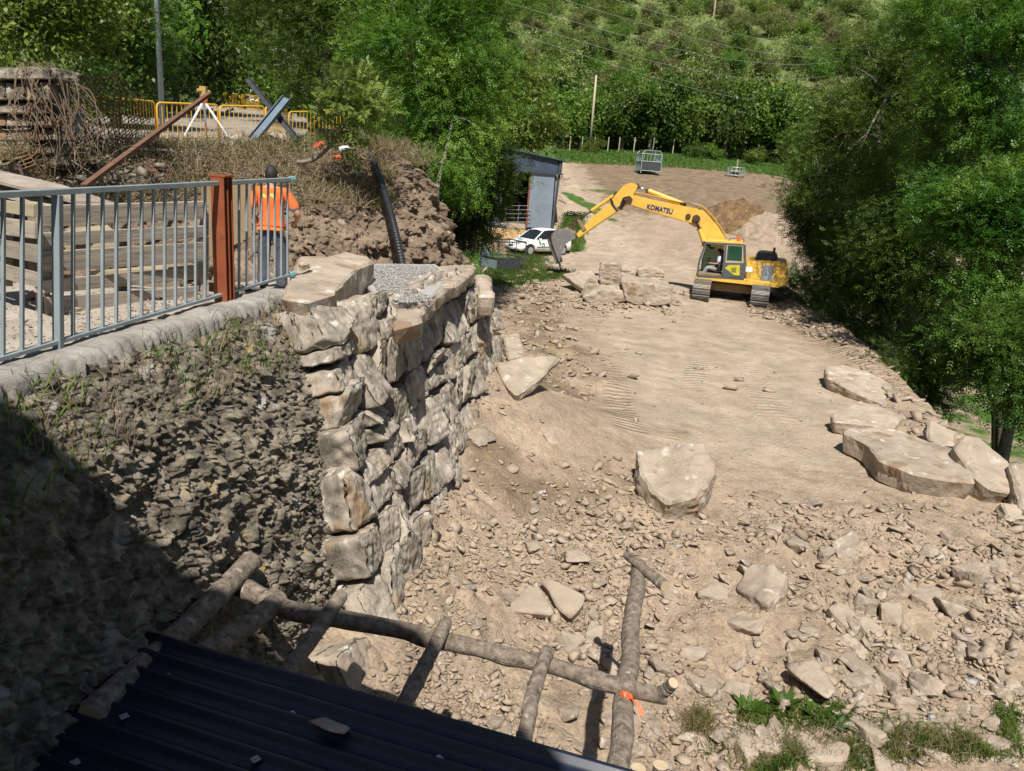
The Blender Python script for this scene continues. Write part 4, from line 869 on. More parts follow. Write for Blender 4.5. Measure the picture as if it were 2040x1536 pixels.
P, r = px_patch([(1050,520,50,26,.35),(1090,548,60,14,.2),(1010,545,40,28,.25),(1040,560,40,10,.1),(1160,480,30,60,.0)], 16000, 93); blades('car_side_grass', P, r, .2, GRASSM, 'bright green grass between the dark crate and the white car', .02)
r = np.random.default_rng(94); n = 14000; yv = r.uniform(46, 58, n); xv = 3.0+r.normal(size=n)*.38+.1*(yv-51); P = np.stack([xv, yv, G(xv, yv)], -1); blades('barn_side_grass', P, r, .2, GRASSM, 'green grass and weeds growing right of the barn', .035)
n = 40000; yv = r.uniform(84, 107, n); xv = r.uniform(3, 42, n); P = np.stack([xv, yv, G(xv, yv)], -1); blades('field_grass', P, r, .3, GRASSM, 'green grass of the field in front of the tree row', .06)
# weeds on old wall shoulder and kerb
def wall_pts(n, seed, t0=0.02, t1=.16, y0=3.8, y1=8.1):
    r = np.random.default_rng(seed); i = (np.interp(r.uniform(y0, y1, n), ys, np.arange(760))).astype(int); j = (r.uniform(t0, t1, n)*640).astype(int); return OWP[i, j], r
P, r = wall_pts(450, 95, .03, .15, 5.6, 8.1); cl = vn(P*3.6, 4) > -.05; P = P[cl]; r = np.random.default_rng(1); blades('shoulder_weeds', P, r, .13, GRASSM, 'green weeds on the shoulder of the old wall below the kerb', .011, 'weeds')
P, r = wall_pts(1000, 96, .02, .16, 4.4, 8.1); cl = vn(P*3.5+3, 5) > -.05; P = P[cl]; r = np.random.default_rng(2); blades('dry_weeds', P, r, .2, DRYM, 'dry brown grass stalks on the shoulder of the old wall', .006, 'weeds')
P, r = wall_pts(260, 97, .02, .16, 2.6, 4.9); blades('shaded_weeds', P, r, .2, GRASSM, 'taller weeds in the shade at the left edge of the old wall', .012, 'weeds')
# verge weeds on bank crest
r = np.random.default_rng(98); n = 9000; i = r.integers(20, 620, n); c = spline(CR, 700)[i]; P = c+np.stack([r.normal(size=n)*.35, np.abs(r.normal(size=n))*.7-.1, 0*c[:, 0]+.12], -1)
P = P[(vn(P*.9, 6) > -.1) & (P[:, 0]/P[:, 1] > -.42)]; blades('crest_weeds', P, r, .28, GRASSM, 'weeds and grass along the top of the soil bank', .018, 'weeds')
P = c+np.stack([r.normal(size=n)*.45, r.normal(size=n)*.5-.2, 0*c[:, 0]+.05], -1); P = P[vn(P*.9+8, 6) > -.05]; blades('crest_dry_grass', P[:6000], r, .34, DRYM, 'dry tangled grass and roots along the top of the soil bank', .012, 'weeds', .8)
# plants with broad leaves at bottom
for k, (px, py, lb) in enumerate([(1490,1408,'broad leaved weed at the left end of the bottom grass'),(1560,1412,'broad leaved weed above the flat grass slab'),(1655,1450,'grey green thistle rosette beside the pale round stone'),(1625,1432,'broad leaved weed between thistle and pale lump')]):
    c = on_ground(px, py); r = np.random.default_rng(k); n = 34; a = r.uniform(0, 6.28, n); D = nrm(np.stack([np.cos(a), np.sin(a), r.uniform(.2, 1, n)], -1)); V, Fc = leaves(c+D*.02, D, nrm(np.stack([-np.cos(a)*.5, -np.sin(a)*.5, np.ones(n)], -1)), r.uniform(.12, .26, n), r.uniform(.05, .09, n))
    tag(link('weed_plant', npmesh('weed_plant', V, Fc), GRASSM if k != 2 else leafmat('leaf_grey', (.13, .19, .10), (.2, .26, .15), scale=4), None), lb, 'plant')
# ================================================================ OBJECTS, NEAR
STEEL = mat('painted_grey_steel', [(.20, .235, .25), (.27, .31, .325)], 6, .5, .15, 60, dist=.003, spec=.5, spots=[((.34, .35, .33), 9, .64)])
RUST = mat('red_brown_steel', [(.20, .055, .025), (.30, .085, .035)], 5, .6, .2, 40, dist=.004, spots=[((.14, .05, .03), 8, .62)])
RUST2 = mat('rusty_steel', [(.10, .055, .035), (.19, .10, .065)], 8, .8, .4, 50, dist=.004)
GALV = mat('galvanised_steel', [(.30, .33, .36), (.42, .46, .49)], 6, .45, .1, 40, metal=.5, dist=.003)
DKST = mat('dark_steel', [(.035, .038, .042), (.07, .075, .08)], 7, .55, .15, 40, dist=.003)
YELT = mat('yellow_barrier_paint', [(.60, .33, .03), (.72, .42, .05)], 6, .5, .1, 30, dist=.003, spots=[((.35, .2, .06), 9, .64)])
WOOD = mat('grey_wood', [(.17, .145, .12), (.30, .26, .215), (.40, .355, .295)], 2.5, .9, .5, 10, stretch=(1, 1, 12), dist=.008, randv=.15, spots=[((.36, .32, .2), 1.2, .6)])
WOODY_ = mat('pale_wood', [(.30, .25, .17), (.42, .36, .25)], 3, .9, .4, 10, stretch=(1, 1, 10), dist=.006)
BLKP = mat('black_plastic', [(.012, .013, .015), (.022, .023, .026)], 5, .42, .05, 20, spec=.5)
LOG = mat('log_bark', [(.085, .066, .05), (.20, .162, .125), (.32, .27, .215)], 18, .95, 1.0, 34, dist=.02, spots=[((.42, .36, .29), 12, .62)])
LOGEND = mat('log_end', [(.42, .32, .2), (.52, .42, .28)], 9, .9, .2, 40)
ORANGE = flat('orange_plastic', (.75, .12, .03), .5)
WHITE = flat('white_paint', (.78, .78, .77), .35)
# railing
RA = np.array([-3.2, 4.8, 0]); RB = np.array([-2.6, 8.9, 0]); RN = np.cross(RB-RA, (0, 0, 1.)); RN /= np.linalg.norm(RN)
def RP(px, py): return APL(px, py, RA, RN)
def ext(a, b, t): return a+(b-a)*t
ta, tb = RP(0, 388), RP(583, 357); ba, bb = RP(0, 714), RP(583, 546)
rl = thing('metal_railing', 'grey painted metal railing with square bars on the kerb of the old wall', 'railing', (ta[0], ta[1], ba[2]))
MB().bar(ext(ta, tb, -.42), tb, .05, .04).build('top_rail', STEEL, rl, bevel=.004)
MB().bar(ext(ba, bb, -.42), bb, .045, .03).build('bottom_rail', STEEL, rl, bevel=.004)
nb = 27
for i in range(-9, nb+1):
    t = (i+.15)/nb
    if t > 1: break
    a, b = ext(ba, bb, t), ext(ta, tb, t)
    if i in (16, 17): continue
    if i == 3:
        MB().bar(b-np.array([0, 0, .02]), a-np.array([0, 0, .12]), .055, .055, (0, 1, 0)).build('post', STEEL, rl, bevel=.004); continue
    MB().bar(b-np.array([0, 0, .02]), a, .021, .021, (0, 1, 0)).build('baluster', STEEL, rl)
TEAL = flat('turquoise_tape', (.16, .36, .38), .5)
for q in (tb, bb): MB().tube([q-nrm(tb-ta)*.08, q+nrm(tb-ta)*.03], .033, 8).build('end_tape', TEAL, rl)
a, b = RP(441, 352), RP(448, 602)
rp = thing('steel_post', 'thick red brown steel post fixed to the grey railing', 'post', b); dr = nrm(RB-RA); off = -RN*.0
mb = MB()
for s_ in (-1, 1): mb.bar(a+dr*.07*s_, b+dr*.07*s_, .012, .15, tuple(dr)) if False else None
MBp = np.stack([RN, dr, np.array([0, 0, 1.])], 1); mid = (a+b)/2; hh = a[2]-b[2]
MB().box(mid+np.array([0, 0, .0]), (.13, .014, hh), MBp).box(mid, (.014, .13, hh), MBp).box(mid+RN*.0+dr*.072, (.13, .014, hh), MBp).box(mid-dr*.072, (.13, .014, hh), MBp).build('beam', RUST, rp)
MB().box(a+np.array([0, 0, .008]), (.17, .17, .016), MBp).build('cap_plate', RUST, rp)
# pallets
def board(mb, q, Ys, th=.03, off=None):
    (x0, y0, x1, y1, x2, y2, x3, y3) = q; A, B_, C_, D_ = AY(x0, y0, Ys[0]), AY(x1, y1, Ys[1]), AY(x2, y2, Ys[1]), AY(x3, y3, Ys[0])
    n = nrm(np.cross(B_-A, D_-A)); n = n*(1 if n[1] > 0 else -1); return mb.prism([A, B_, C_, D_], n*th)
pal = thing('timber_pallet', 'weathered grey timber pallet standing on edge behind the railing', 'pallet', AY(240, 620, 7.0))
rows = [(74,410,410,401,410,436,74,453), (78,464,412,450,412,473,78,491), (81,502,412,482,412,521,81,543), (88,559,397,528,397,556,88,585), (91,593,397,570,397,610,93,634)]
for q in rows: m_ = MB(); board(m_, q, (6.35, 7.75)); m_.build('board', WOOD, pal, bevel=.004)
for (x, w_, ya, yb) in [(84, 16, 414, 628), (240, 20, 410, 615), (400, 16, 404, 604)]:
    t = (x-84)/316; Y = 6.35+1.4*t+.035; m_ = MB(); board(m_, (x, ya, x+w_, ya, x+w_, yb, x, yb), (Y, Y+.06), .09); m_.build('stringer', WOOD, pal)
for q in [(130,455,215,448,225,458,140,466), (110,492,240,480,244,490,112,500), (180,540,330,528,335,536,182,550)]:
    m_ = MB(); board(m_, q, (6.75, 7.2), .02); m_.build('back_board', WOODY_, pal)
pal2 = thing('timber_pallet', 'timber pallet leaning at the far left behind the railing, boards sloping down', 'pallet', AY(20, 580, 6.4))
for k, q in enumerate([(-60,390,66,406,66,433,-60,412), (-60,424,68,442,68,476,-60,460), (-60,468,73,488,73,524,-60,498), (-60,510,73,543,74,572,-60,540)]):
    m_ = MB(); board(m_, q, (6.7, 6.1)); m_.build('board', WOODY_ if k == 0 else WOOD, pal2, bevel=.004)
for x in (-10, 55): m_ = MB(); board(m_, (x, 404, x+14, 406, x+14, 570, x, 566), (6.6, 6.45), .08); m_.build('stringer', WOOD, pal2)
pal3 = thing('timber_pallet', 'timber pallet lying tilted on top of the other two above the railing', 'pallet', AY(60, 400, 8))
for k, (x0, y0) in enumerate([(0, 338), (-40, 352), (-70, 370)]):
    m_ = MB(); A = [AY(x0-40, y0-8, 8.6), AY(x0+125, y0+30, 8.0), AY(x0+235, y0+68, 7.7), AY(x0+150, y0+62, 7.5), AY(x0+50, y0+36, 7.6), AY(x0-60, y0+8, 8.2)]; m_.prism(A, (0, 0, -.03)); m_.build('board', WOOD, pal3)
m_ = MB(); board(m_, (402,372,500,368,502,470,404,520), (9.4, 9.7), .02); tag(m_.build('plywood_sheet', flat('plywood', (.30, .22, .13), .8), None), 'tan plywood sheet leaning behind the red brown post', 'board')
for k, (x, y, w_, Y, lb, mt) in enumerate([(63,590,34,6.9,'pinkish cobble on the gravel beside the pallets', flat('pinkstone', (.42, .25, .21), .9)), (12,560,40,7.6,'brown rubble lump at the left edge behind the railing', ROCK), (22,318,0,0,'',None)]):
    if not w_: continue
    c = AY(x, y, Y); s_ = w_*Y/FPX; V, Fc = rockverts(np.random.default_rng(80+k), 3, (s_, s_*.8, s_*.7)); tag(link('stone', npmesh('stone', V+c, Fc), mt, None, True, True), lb, 'stone')
r = np.random.default_rng(66); n = 1500; yv = 4.3+r.random(n)*4.2; xv = np.interp(yv, [4.8, 8.2], [-3.35, -2.95])-r.gamma(1.3, .45, n); P = np.stack([xv, yv, np.full(n, -1.42)], -1)
scatter('terrace_grit', P, r.lognormal(-4.1, .6, n), r, SOILR, 'grit and small stones on the terrace behind the railing', 'gravel', 1)
# black pipe
pp = [AY(724,296,18.2), AY(736,306,17.9), AY(752,336,17.2), AY(768,380,16.1), AY(783,430,15.2), AY(796,482,14.5), AY(808,540,13.9)]
pp = [p-np.array([0, .25, -.05]) for p in pp]; ps_ = spline(pp, 260); tag(MB().tube(ps_, [(.068 if i % 4 < 2 else .060) for i in range(260)], 14).build('corrugated_pipe', BLKP, None, smooth=False), 'black corrugated plastic pipe hanging down the soil bank onto the gravel', 'pipe')
# roof and log frame
rz = -3.2; e0 = AZ(306,1272,rz); e1 = AZ(1200,1530,rz); ed = nrm(e1-e0); ed[2] = 0; ed = nrm(ed); pd_ = np.array([ed[1], -ed[0], 0]); pd_ = pd_ if pd_[1] < 0 else -pd_
NAVY = mat('navy_sheet', [(.009, .013, .027), (.017, .023, .043)], 3, .34, .1, 30, spec=.5, dist=.003, spots=[((.09, .09, .10), 2.6, .68)])
roof = thing('metal_roof', 'dark navy corrugated metal roof at the bottom left below the camera', 'roof', e0)
prof_ = []; w_ = -.02
for i in range(26): prof_ += [(w_, .0), (w_+.010, .038), (w_+.036, .038), (w_+.046, 0)]; w_ += .145
V = []; L_ = 5.2; nseg = 24
lw = np.linspace(0, 1, nseg)
for a, h in prof_:
    for t in lw:
        start = -.05-.9*max(0, a)*.35; p = e0+ed*(start+(L_-start)*t)+pd_*a+np.array([0, 0, h-.10*a+.004*math.sin(t*9+a*3)]); V.append(p)
sheet = link('sheet', npmesh('sheet', V, grid_faces(len(prof_), nseg)), NAVY, roof, True, False)
so_ = sheet.modifiers.new('thick', 'SOLIDIFY'); so_.thickness = .003
mb = MB(); 
for i in (1, 4, 7, 10):
    for t in (.35, 1.25, 2.2, 3.2):
        a = .055+i*.235*.5*1; p = e0+ed*t+pd_*(.16+.235*i*.5)+np.array([0, 0, .012-.10*a]); mb.box(p, (.045, .045, .004), np.array(Matrix.Rotation(.8, 3, 'Z'))); mb.tube([p, p+np.array([0, 0, .012])], .009, 6)
mb.build('screws', GALV, roof)
c = AZ(655,1453,rz); V, Fc = rockverts(np.random.default_rng(5), 3, (.26, .12, .035)); tag(link('flat_stone', npmesh('flat_stone', V@np.array(Matrix.Rotation(-.2, 3, 'Z')).T+c+np.array([0, 0, .03]), Fc), ROCK, None), 'small flat stone lying on the dark corrugated roof', 'stone')
lf = thing('log_frame', 'frame of rough round logs sticking out beyond the dark roof', 'log frame', AZ(900, 1290, -6.4))
def log(pts, w0, w1, z, z1=None, nm='log', seed=0, parent=lf, m=LOG):
    P = [AZ(x, y, z+(0 if z1 is None else (z1-z)*i/(len(pts)-1))) for i, (x, y) in enumerate(pts)]; P = spline(P, 44); rr = np.random.default_rng(seed)
    d0, d1 = np.linalg.norm(P[0])/FPX/2*w0, np.linalg.norm(P[-1])/FPX/2*w1
    P = P+.022*np.stack([fbm(P*2.6+seed, 2, 91), fbm(P*2.6+seed+9, 2, 94), fbm(P*2.6+seed+5, 2, 95)], -1); rad = np.linspace(d0, d1, 44)*(1+.12*fbm(P*9+seed*3, 3, 92)+.10*(rr.random(44) > .90)); rad[0] *= .9; rad[-1] *= .9
    me_ = MB().tube(P, list(rad), 20); o = me_.build(nm, [m, LOGEND], parent, smooth=False)
    for p in o.data.polygons: p.material_index = 1 if len(p.vertices) > 6 else 0
    return o
log([(470,1163),(540,1200),(640,1228),(800,1258),(1000,1305),(1200,1355),(1330,1386)], 34, 30, -3.38, nm='crossbeam', seed=1)
log([(680,1188),(640,1245),(570,1345),(530,1420)], 27, 34, -3.27, -3.42, nm='rafter', seed=2)
log([(888,1240),(850,1320),(800,1410),(765,1475)], 26, 36, -3.27, -3.42, nm='rafter', seed=3)
log([(1088,1296),(1065,1370),(1042,1480),(1034,1530)], 26, 30, -3.27, -3.36, nm='rafter', seed=4)
log([(1275,1125),(1262,1230),(1248,1360),(1228,1545)], 28, 42, -3.46, nm='side_log', seed=5)
log([(1318,1385),(1342,1362)], 24, 22, -3.36, -3.22, nm='branch_stub', seed=7)
log([(500,1118),(430,1190),(330,1285),(180,1430)], 38, 46, -3.27, -3.27, nm='wall_log', seed=8)
log([(560,1190),(490,1245),(400,1310),(330,1370)], 34, 44, -3.33, nm='wall_log', seed=9)
for k, (x, y) in enumerate([(1272,1530),(1316,1524)]):
    p = AZ(x, y, -3.4); rr = .045; m_ = MB().tube(spline([p, p-np.array([.02, .03, 1.6]), p-np.array([0, 0, 2.2])], 16), rr, 12); o = m_.build('upright', [LOG, LOGEND], lf)
    for q in o.data.polygons: q.material_index = 1 if len(q.vertices) > 6 else 0
tag(log([(1249,1104),(1290,1138),(1328,1168)], 15, 24, -3.38, nm='stick', seed=6, parent=None), 'short thick stick lying across the far end of the side log', 'stick')
p = AZ(1246, 1380, -3.4); r = np.random.default_rng(3); V = []; 
g_ = 10
for i in range(g_):
    for j in range(6): a = (i/(g_-1)-.5); V.append(p+np.array([a*.12, .02*math.sin(j)-.035*abs(a*2)**1.0*0+(-.012)*j, .045-.10*(abs(a)*2)**2*.6-.006*j+.01*r.normal()])+r.normal(size=3)*.003)
V += [p+np.array([.075, -.03, -.02]), p+np.array([.13, -.10, -.08]), p+np.array([.085, -.12, -.09])]
rb_ = npmesh('orange_ribbon', V, grid_faces(g_, 6).tolist()+[[g_*6, g_*6+1, g_*6+2]]); tag(link('orange_ribbon', rb_, ORANGE, None), 'scrap of orange ribbon tied under the crossing of two logs', 'ribbon')
# ---------------------------------------------------------------- people
def skin(name, J, E, m, parent, sub=2, rot=None, loc=(0, 0, 0), sc=1.0):
    ks = list(J.keys()); me = bpy.data.meshes.new(name+'_cage'); me.from_pydata([J[k][0] for k in ks], [(ks.index(a), ks.index(b)) for a, b in E], []); o = bpy.data.objects.new('tmp', me); COL.objects.link(o)
    sm = o.modifiers.new('s', 'SKIN'); sm.use_smooth_shade = True
    for i, k in enumerate(ks):
        rr = J[k][1]; v = me.skin_vertices[0].data[i]; v.radius = (rr, rr) if not hasattr(rr, '__len__') else rr; v.use_root = (i == 0)
    ss = o.modifiers.new('u', 'SUBSURF'); ss.levels = sub; ss.render_levels = sub
    dg = bpy.context.evaluated_depsgraph_get(); dg.update(); m2 = bpy.data.meshes.new_from_object(o.evaluated_get(dg)); m2.name = name
    bpy.data.objects.remove(o); m2.materials.clear()
    for mm in (m if isinstance(m, list) else [m]): m2.materials.append(mm)
    ob = bpy.data.objects.new(name, m2); COL.objects.link(ob); ob.parent = parent
    m2.polygons.foreach_set('use_smooth', np.ones(len(m2.polygons), bool)); return ob
SKIN = flat('skin', (.42, .24, .16), .55, var=.06); HAIR = flat('dark_hair', (.02, .015, .012), .7)
HV = mat('orange_shirt', [(.80, .13, .025), (.92, .19, .04)], 7, .8, .5, 5, dist=.03); HVG = flat('reflective_band', (.42, .30, .27), .5); LIME = flat('lime_print', (.35, .6, .08), .6)
TRS = mat('grey_trousers', [(.055, .065, .085), (.10, .115, .14)], 5, .9, .8, 7, dist=.04)
def person(label, loc, rz, pose, shirt, trousers, H=1.72, hair=HAIR, short=True):
    t = thing('person', label, 'person', loc, rz); s = H/1.75
    J = {k: ([c*s for c in v[0]], v[1]*s) for k, v in pose.items()}
    core = [('pelvis', 'waist'), ('waist', 'chest'), ('chest', 'neck'), ('neck', 'chin')]
    E = core[:]
    for sd in 'LR': E += [('chest', 'sh'+sd), ('sh'+sd, 'el'+sd), ('el'+sd, 'wr'+sd), ('wr'+sd, 'ha'+sd), ('pelvis', 'hip'+sd), ('hip'+sd, 'kn'+sd), ('kn'+sd, 'an'+sd), ('an'+sd, 'to'+sd)]
    # fingers
    for sd in 'LR':
        w0, h0 = np.array(J['wr'+sd][0]), np.array(J['ha'+sd][0]); d = nrm(h0-w0); sx = nrm(np.cross(d, (.3, .2, 1))); up = np.cross(sx, d)
        for i in range(5):
            off = (i-1.8)*.021; b = h0+sx*off*s if i else w0+d*.03+sx*-.04; ln = [.05, .07, .08, .075, .055][i]*s; dd = nrm(d+sx*(-.7 if i == 0 else 0)); b1 = b+dd*ln*.6-up*.012; b2 = b1+dd*ln*.5-up*.03
            J['f%s%da' % (sd, i)] = (list(b1), .0095*s); J['f%s%db' % (sd, i)] = (list(b2), .008*s); E += [('ha'+sd, 'f%s%da' % (sd, i)), ('f%s%da' % (sd, i), 'f%s%db' % (sd, i))]
    hc = np.array(J['head'][0]); J.pop('head'); J.pop('crown')
    body = skin('body', J, E, SKIN, t)
    def ball(c, rx, ry, rz_, nose=False):
        V, Fc = ico(3); V = V.copy(); P = V*np.array([rx, ry, rz_])
        P[:, 0] *= 1-.22*np.clip(-V[:, 2], 0, 1)
        if nose:
            g_ = lambda x, z, sx, sz: np.exp(-((V[:, 0]-x)/sx)**2-((V[:, 2]-z)/sz)**2)*(V[:, 1] > 0)
            P[:, 1] += .022*g_(0, -.15, .14, .22)-.010*(g_(.33, .08, .18, .14)+g_(-.33, .08, .18, .14))+.006*g_(0, -.52, .3, .1)+.008*g_(0, -.8, .3, .15)
        return P*s+c, Fc
    P_, F2 = ball(hc, .078, .10, .118, True); bm = bmesh.new(); bm.from_mesh(body.data); vv = [bm.verts.new(tuple(p)) for p in P_]
    for f in F2: bm.faces.new([vv[i] for i in f]).smooth = True
    bm.to_mesh(body.data); bm.free()
    def grow(keys, g, E2, name, m, trim=None):
        JJ = {k: (J[k][0], J[k][1]+g) for k in keys}
        for a, b, f, nn, gg in (trim or []): JJ[nn] = (list(np.array(J[a][0])*(1-f)+np.array(J[b][0])*f), (J[a][1]*(1-f)+J[b][1]*f)+gg)
        return skin(name, JJ, E2, m, t)
    sh = grow(['waist', 'chest', 'shL', 'shR'], .022, [('waist', 'chest'), ('chest', 'shL'), ('chest', 'shR'), ('shL', 'slL'), ('shR', 'slR'), ('slL', 'cuL'), ('slR', 'cuR'), ('waist', 'hem'), ('chest', 'collar')], 'shirt', shirt,
              [('shL', 'elL', .5, 'slL', .03), ('shR', 'elR', .5, 'slR', .03), ('shL', 'elL', .86, 'cuL', .034), ('shR', 'elR', .86, 'cuR', .034), ('waist', 'pelvis', .75, 'hem', .03), ('chest', 'neck', .62, 'collar', .012)])
    tr = grow(['pelvis', 'hipL', 'hipR', 'knL', 'knR'], .026, [('pelvis', 'hipL'), ('pelvis', 'hipR'), ('hipL', 'knL'), ('hipR', 'knR'), ('knL', 'cfL'), ('knR', 'cfR'), ('pelvis', 'belt')], 'trousers', trousers,
              [('knL', 'anL', .96, 'cfL', .04), ('knR', 'anR', .96, 'cfR', .04), ('pelvis', 'waist', .5, 'belt', .012)])
    for sd in 'LR': bt = skin('boot', {'a': (list(np.array(J['an'+sd][0])+np.array([0, 0, .06*s])), .055*s), 'b': (list(np.array(J['an'+sd][0])+np.array([0, -.01, -.02])), .055*s), 'c': (J['to'+sd][0], .045*s)}, [('a', 'b'), ('b', 'c')], BLKP, t, 1)
    hp = hc/s; V_, F3 = ball(hc+np.array([0, -.012, .018])*s, .086, .106, .118); keep = [list(map(int, f)) for f in F3 if not all((V_[i][1]-hc[1] > .045*s and V_[i][2]-hc[2] < .055*s) or V_[i][2]-hc[2] < -.07*s for i in f)]
    hm = npmesh('hair', V_, keep); hm.materials.append(hair); hm.polygons.foreach_set('use_smooth', np.ones(len(hm.polygons), bool)); hr = bpy.data.objects.new('hair', hm); COL.objects.link(hr); hr.parent = t
    for sd in (-1, 1): MB().tube([(hp+np.array([.082*sd, -.005, -.03]))*s, (hp+np.array([.09*sd, -.012, .02]))*s], .012*s, 6).build('ear', SKIN, t, world=False, smooth=True)
    return t, sh
def pose_stand(**kw):
    p = {'pelvis': ((0, 0, .95), .125), 'waist': ((0, .0, 1.10), .13), 'chest': ((0, 0, 1.33), .15), 'neck': ((0, .0, 1.50), .055), 'chin': ((0, .015, 1.56), .065), 'head': ((0, .02, 1.64), .095), 'crown': ((0, .01, 1.70), .07)}
    for s_, d in ((-1, 'L'), (1, 'R')):
        p.update({'sh'+d: ((.185*s_, 0, 1.42), .062), 'el'+d: ((.27*s_, -.03, 1.13), .045), 'wr'+d: ((.20*s_, .17, 1.0), .03), 'ha'+d: ((.16*s_, .25, .99), .033),
                  'hip'+d: ((.10*s_, 0, .88), .095), 'kn'+d: ((.12*s_, .03, .49), .062), 'an'+d: ((.13*s_, -.01, .09), .042), 'to'+d: ((.15*s_, .15, .04), .035)})
    p.update(kw); return p
hd = AY(543, 333, 10.6); ft = -1.9
t, sh = person('worker seen from behind in an orange high visibility shirt and grey trousers behind the railing', (hd[0]-.02, 10.6, ft), R(8), pose_stand(elR=((.36, -.02, 1.14), .045), wrR=((.30, .2, 1.02), .03), haR=((.26, .27, 1.0), .033), elL=((-.30, -.04, 1.15), .045), chest=((0, .02, 1.33), .165), waist=((0, 0, 1.10), .15), pelvis=((0, 0, .95), .14)), [HV, HVG, LIME], TRS, H=hd[2]-ft)
for p in sh.data.polygons:
    c = p.center; ax = abs(c.x)
    if (1.09 < c.z/((hd[2]-ft)/1.75) < 1.14 and ax < .2) or (ax > .24 and 1.19 < c.z/((hd[2]-ft)/1.75) < 1.24): p.material_index = 1
    elif c.y < -.05 and 1.36 < c.z/((hd[2]-ft)/1.75) < 1.385 and (.02 < ax < .12): p.material_index = 2
# the photographer (unseen behind the camera; added to cast a shadow)
person('unseen photographer holding up a phone on the house terrace, added for a cast shadow', (.17, -.50, -1.72), R(-4), pose_stand(elL=((-.30, .05, 1.34), .045), wrL=((-.22, .22, 1.60), .03), haL=((-.19, .30, 1.66), .033), elR=((.30, .0, 1.15), .045), wrR=((.2, .2, 1.2), .03), haR=((.15, .27, 1.22), .033)), flat('blue_shirt', (.06, .09, .2), .8), TRS, H=1.76)
tag(MB().box((0.0, -.10, -.01), (.15, .009, .075)).build('phone', BLKP, None, bevel=.003), 'black phone held up sideways by the unseen photographer, added with that figure', 'phone')
# unseen house terrace and walls behind the camera; gable outline shaped to cast shade
PLAST = mat('plaster_wall', [(.42, .38, .32), (.52, .48, .41)], 2, .9, .3, 20)
hs_ = thing('house', 'plastered house wall and terrace out of view behind the photographer, gable shaped to cast shade', 'house', (-2, -3, -7))
MB().box((.5, -2.6, -4.4), (15, 4.7, 5.36)).build('terrace_block', PLAST, hs_)
MB().prism([(x_, -.66, z_) for x_, z_ in [(-9, 6.9), (-3.45, 6.9), (-2.9, 5.85), (-2.4, 5.5), (-1.5, 5.42), (-.75, 5.3), (-.45, 5.1), (-.15, 4.5), (.52, 3.2), (.53, -1.7), (-9, -1.7)]], (0, -4, 0)).build('gable_occluder', PLAST, hs_)
# ---------------------------------------------------------------- things along the upper road
def barrier(a, b, h, label, group='yellow barriers along the road edge'):
    a, b = np.array(a, float), np.array(b, float); t = thing('crowd_barrier', label, 'barrier', a, 0, group); up = np.array([0, 0, 1.]); d = b-a; l = np.linalg.norm(d); u = d/l; r_ = .10
    pts = [a, a+up*(h-r_), a+up*(h-r_*.3)+u*r_*.3, a+up*h+u*r_, b+up*h-u*r_, b+up*(h-r_*.3)-u*r_*.3, b+up*(h-r_), b]
    MB().tube(pts, .024, 8).build('frame', YELT, t, smooth=True)
    MB().tube([a+up*.14, b+up*.14], .018, 6).build('bottom_bar', YELT, t)
    n = max(6, int(l/.16)); mb = MB()
    for i in range(1, n): q = a+d*i/n; mb.tube([q+up*.14, q+up*h], .010, 5, False)
    mb.build('bars', YELT, t)
    nn = np.cross(u, up)
    for q in (a+u*.1, b-u*.1): MB().bar(q-nn*.22+up*.02, q+nn*.22+up*.02, .04, .02).build('foot', YELT, t)
BR = [((172,292,16.5),(312,287,20),1.0,'first and nearest yellow barrier, partly behind the wire mesh'),((316,287,20),(436,284,22),.98,'second yellow barrier behind the rusty bar'),((440,284,22),(527,281,23.5),.96,'third yellow barrier left of the crossed posts'),
      ((530,281,24),(572,279,27),.95,'fourth yellow barrier behind the crossed posts'),((576,276,30),(626,274,31),.95,'fifth yellow barrier right of the crossed posts'),((636,276,29),(692,272,28.4),.95,'yellow barrier at the right end behind the black tub and sapling')]
for a, b, h, lb in BR: barrier(AY(*a), AY(*b), h, lb)
for k, (a, b) in enumerate([((446,214,58),(478,218,57)),((482,218,57),(516,223,55)),((548,236,52),(560,240,47))]): barrier(AY(*a), AY(*b), 1.0, ['far yellow barrier at the road bend, leftmost','far yellow barrier in front of the parked vehicle','far yellow barrier right of the parked vehicle'][k], 'far yellow barriers')
# survey tripod
tp = AY(406,200,20.5); t = thing('survey_tripod', 'white legged survey tripod with an orange head and instrument on the road', 'tripod', AY(408,276,20.5))
for (x, y, Y) in [(366,272,20.0),(458,277,20.2),(413,284,21.4)]: e = AY(x, y, Y); MB().bar(tp, (tp+e)/2, .05, .03).build('leg', WHITE, t); MB().bar((tp+e)/2, e, .035, .022).build('leg_extension', ORANGE if Y > 21 else WHITE, t)
MB().tube([tp-np.array([0, 0, .03]), tp+np.array([0, 0, .05])], .10, 12).build('head', ORANGE, t); MB().box(tp+np.array([0, 0, .2]), (.17, .15, .26)).tube([tp+np.array([-.1, -.14, .22]), tp+np.array([.1, .14, .22])], .045, 10).build('instrument', flat('instrument_tan', (.40, .26, .10), .5), t, bevel=.01)
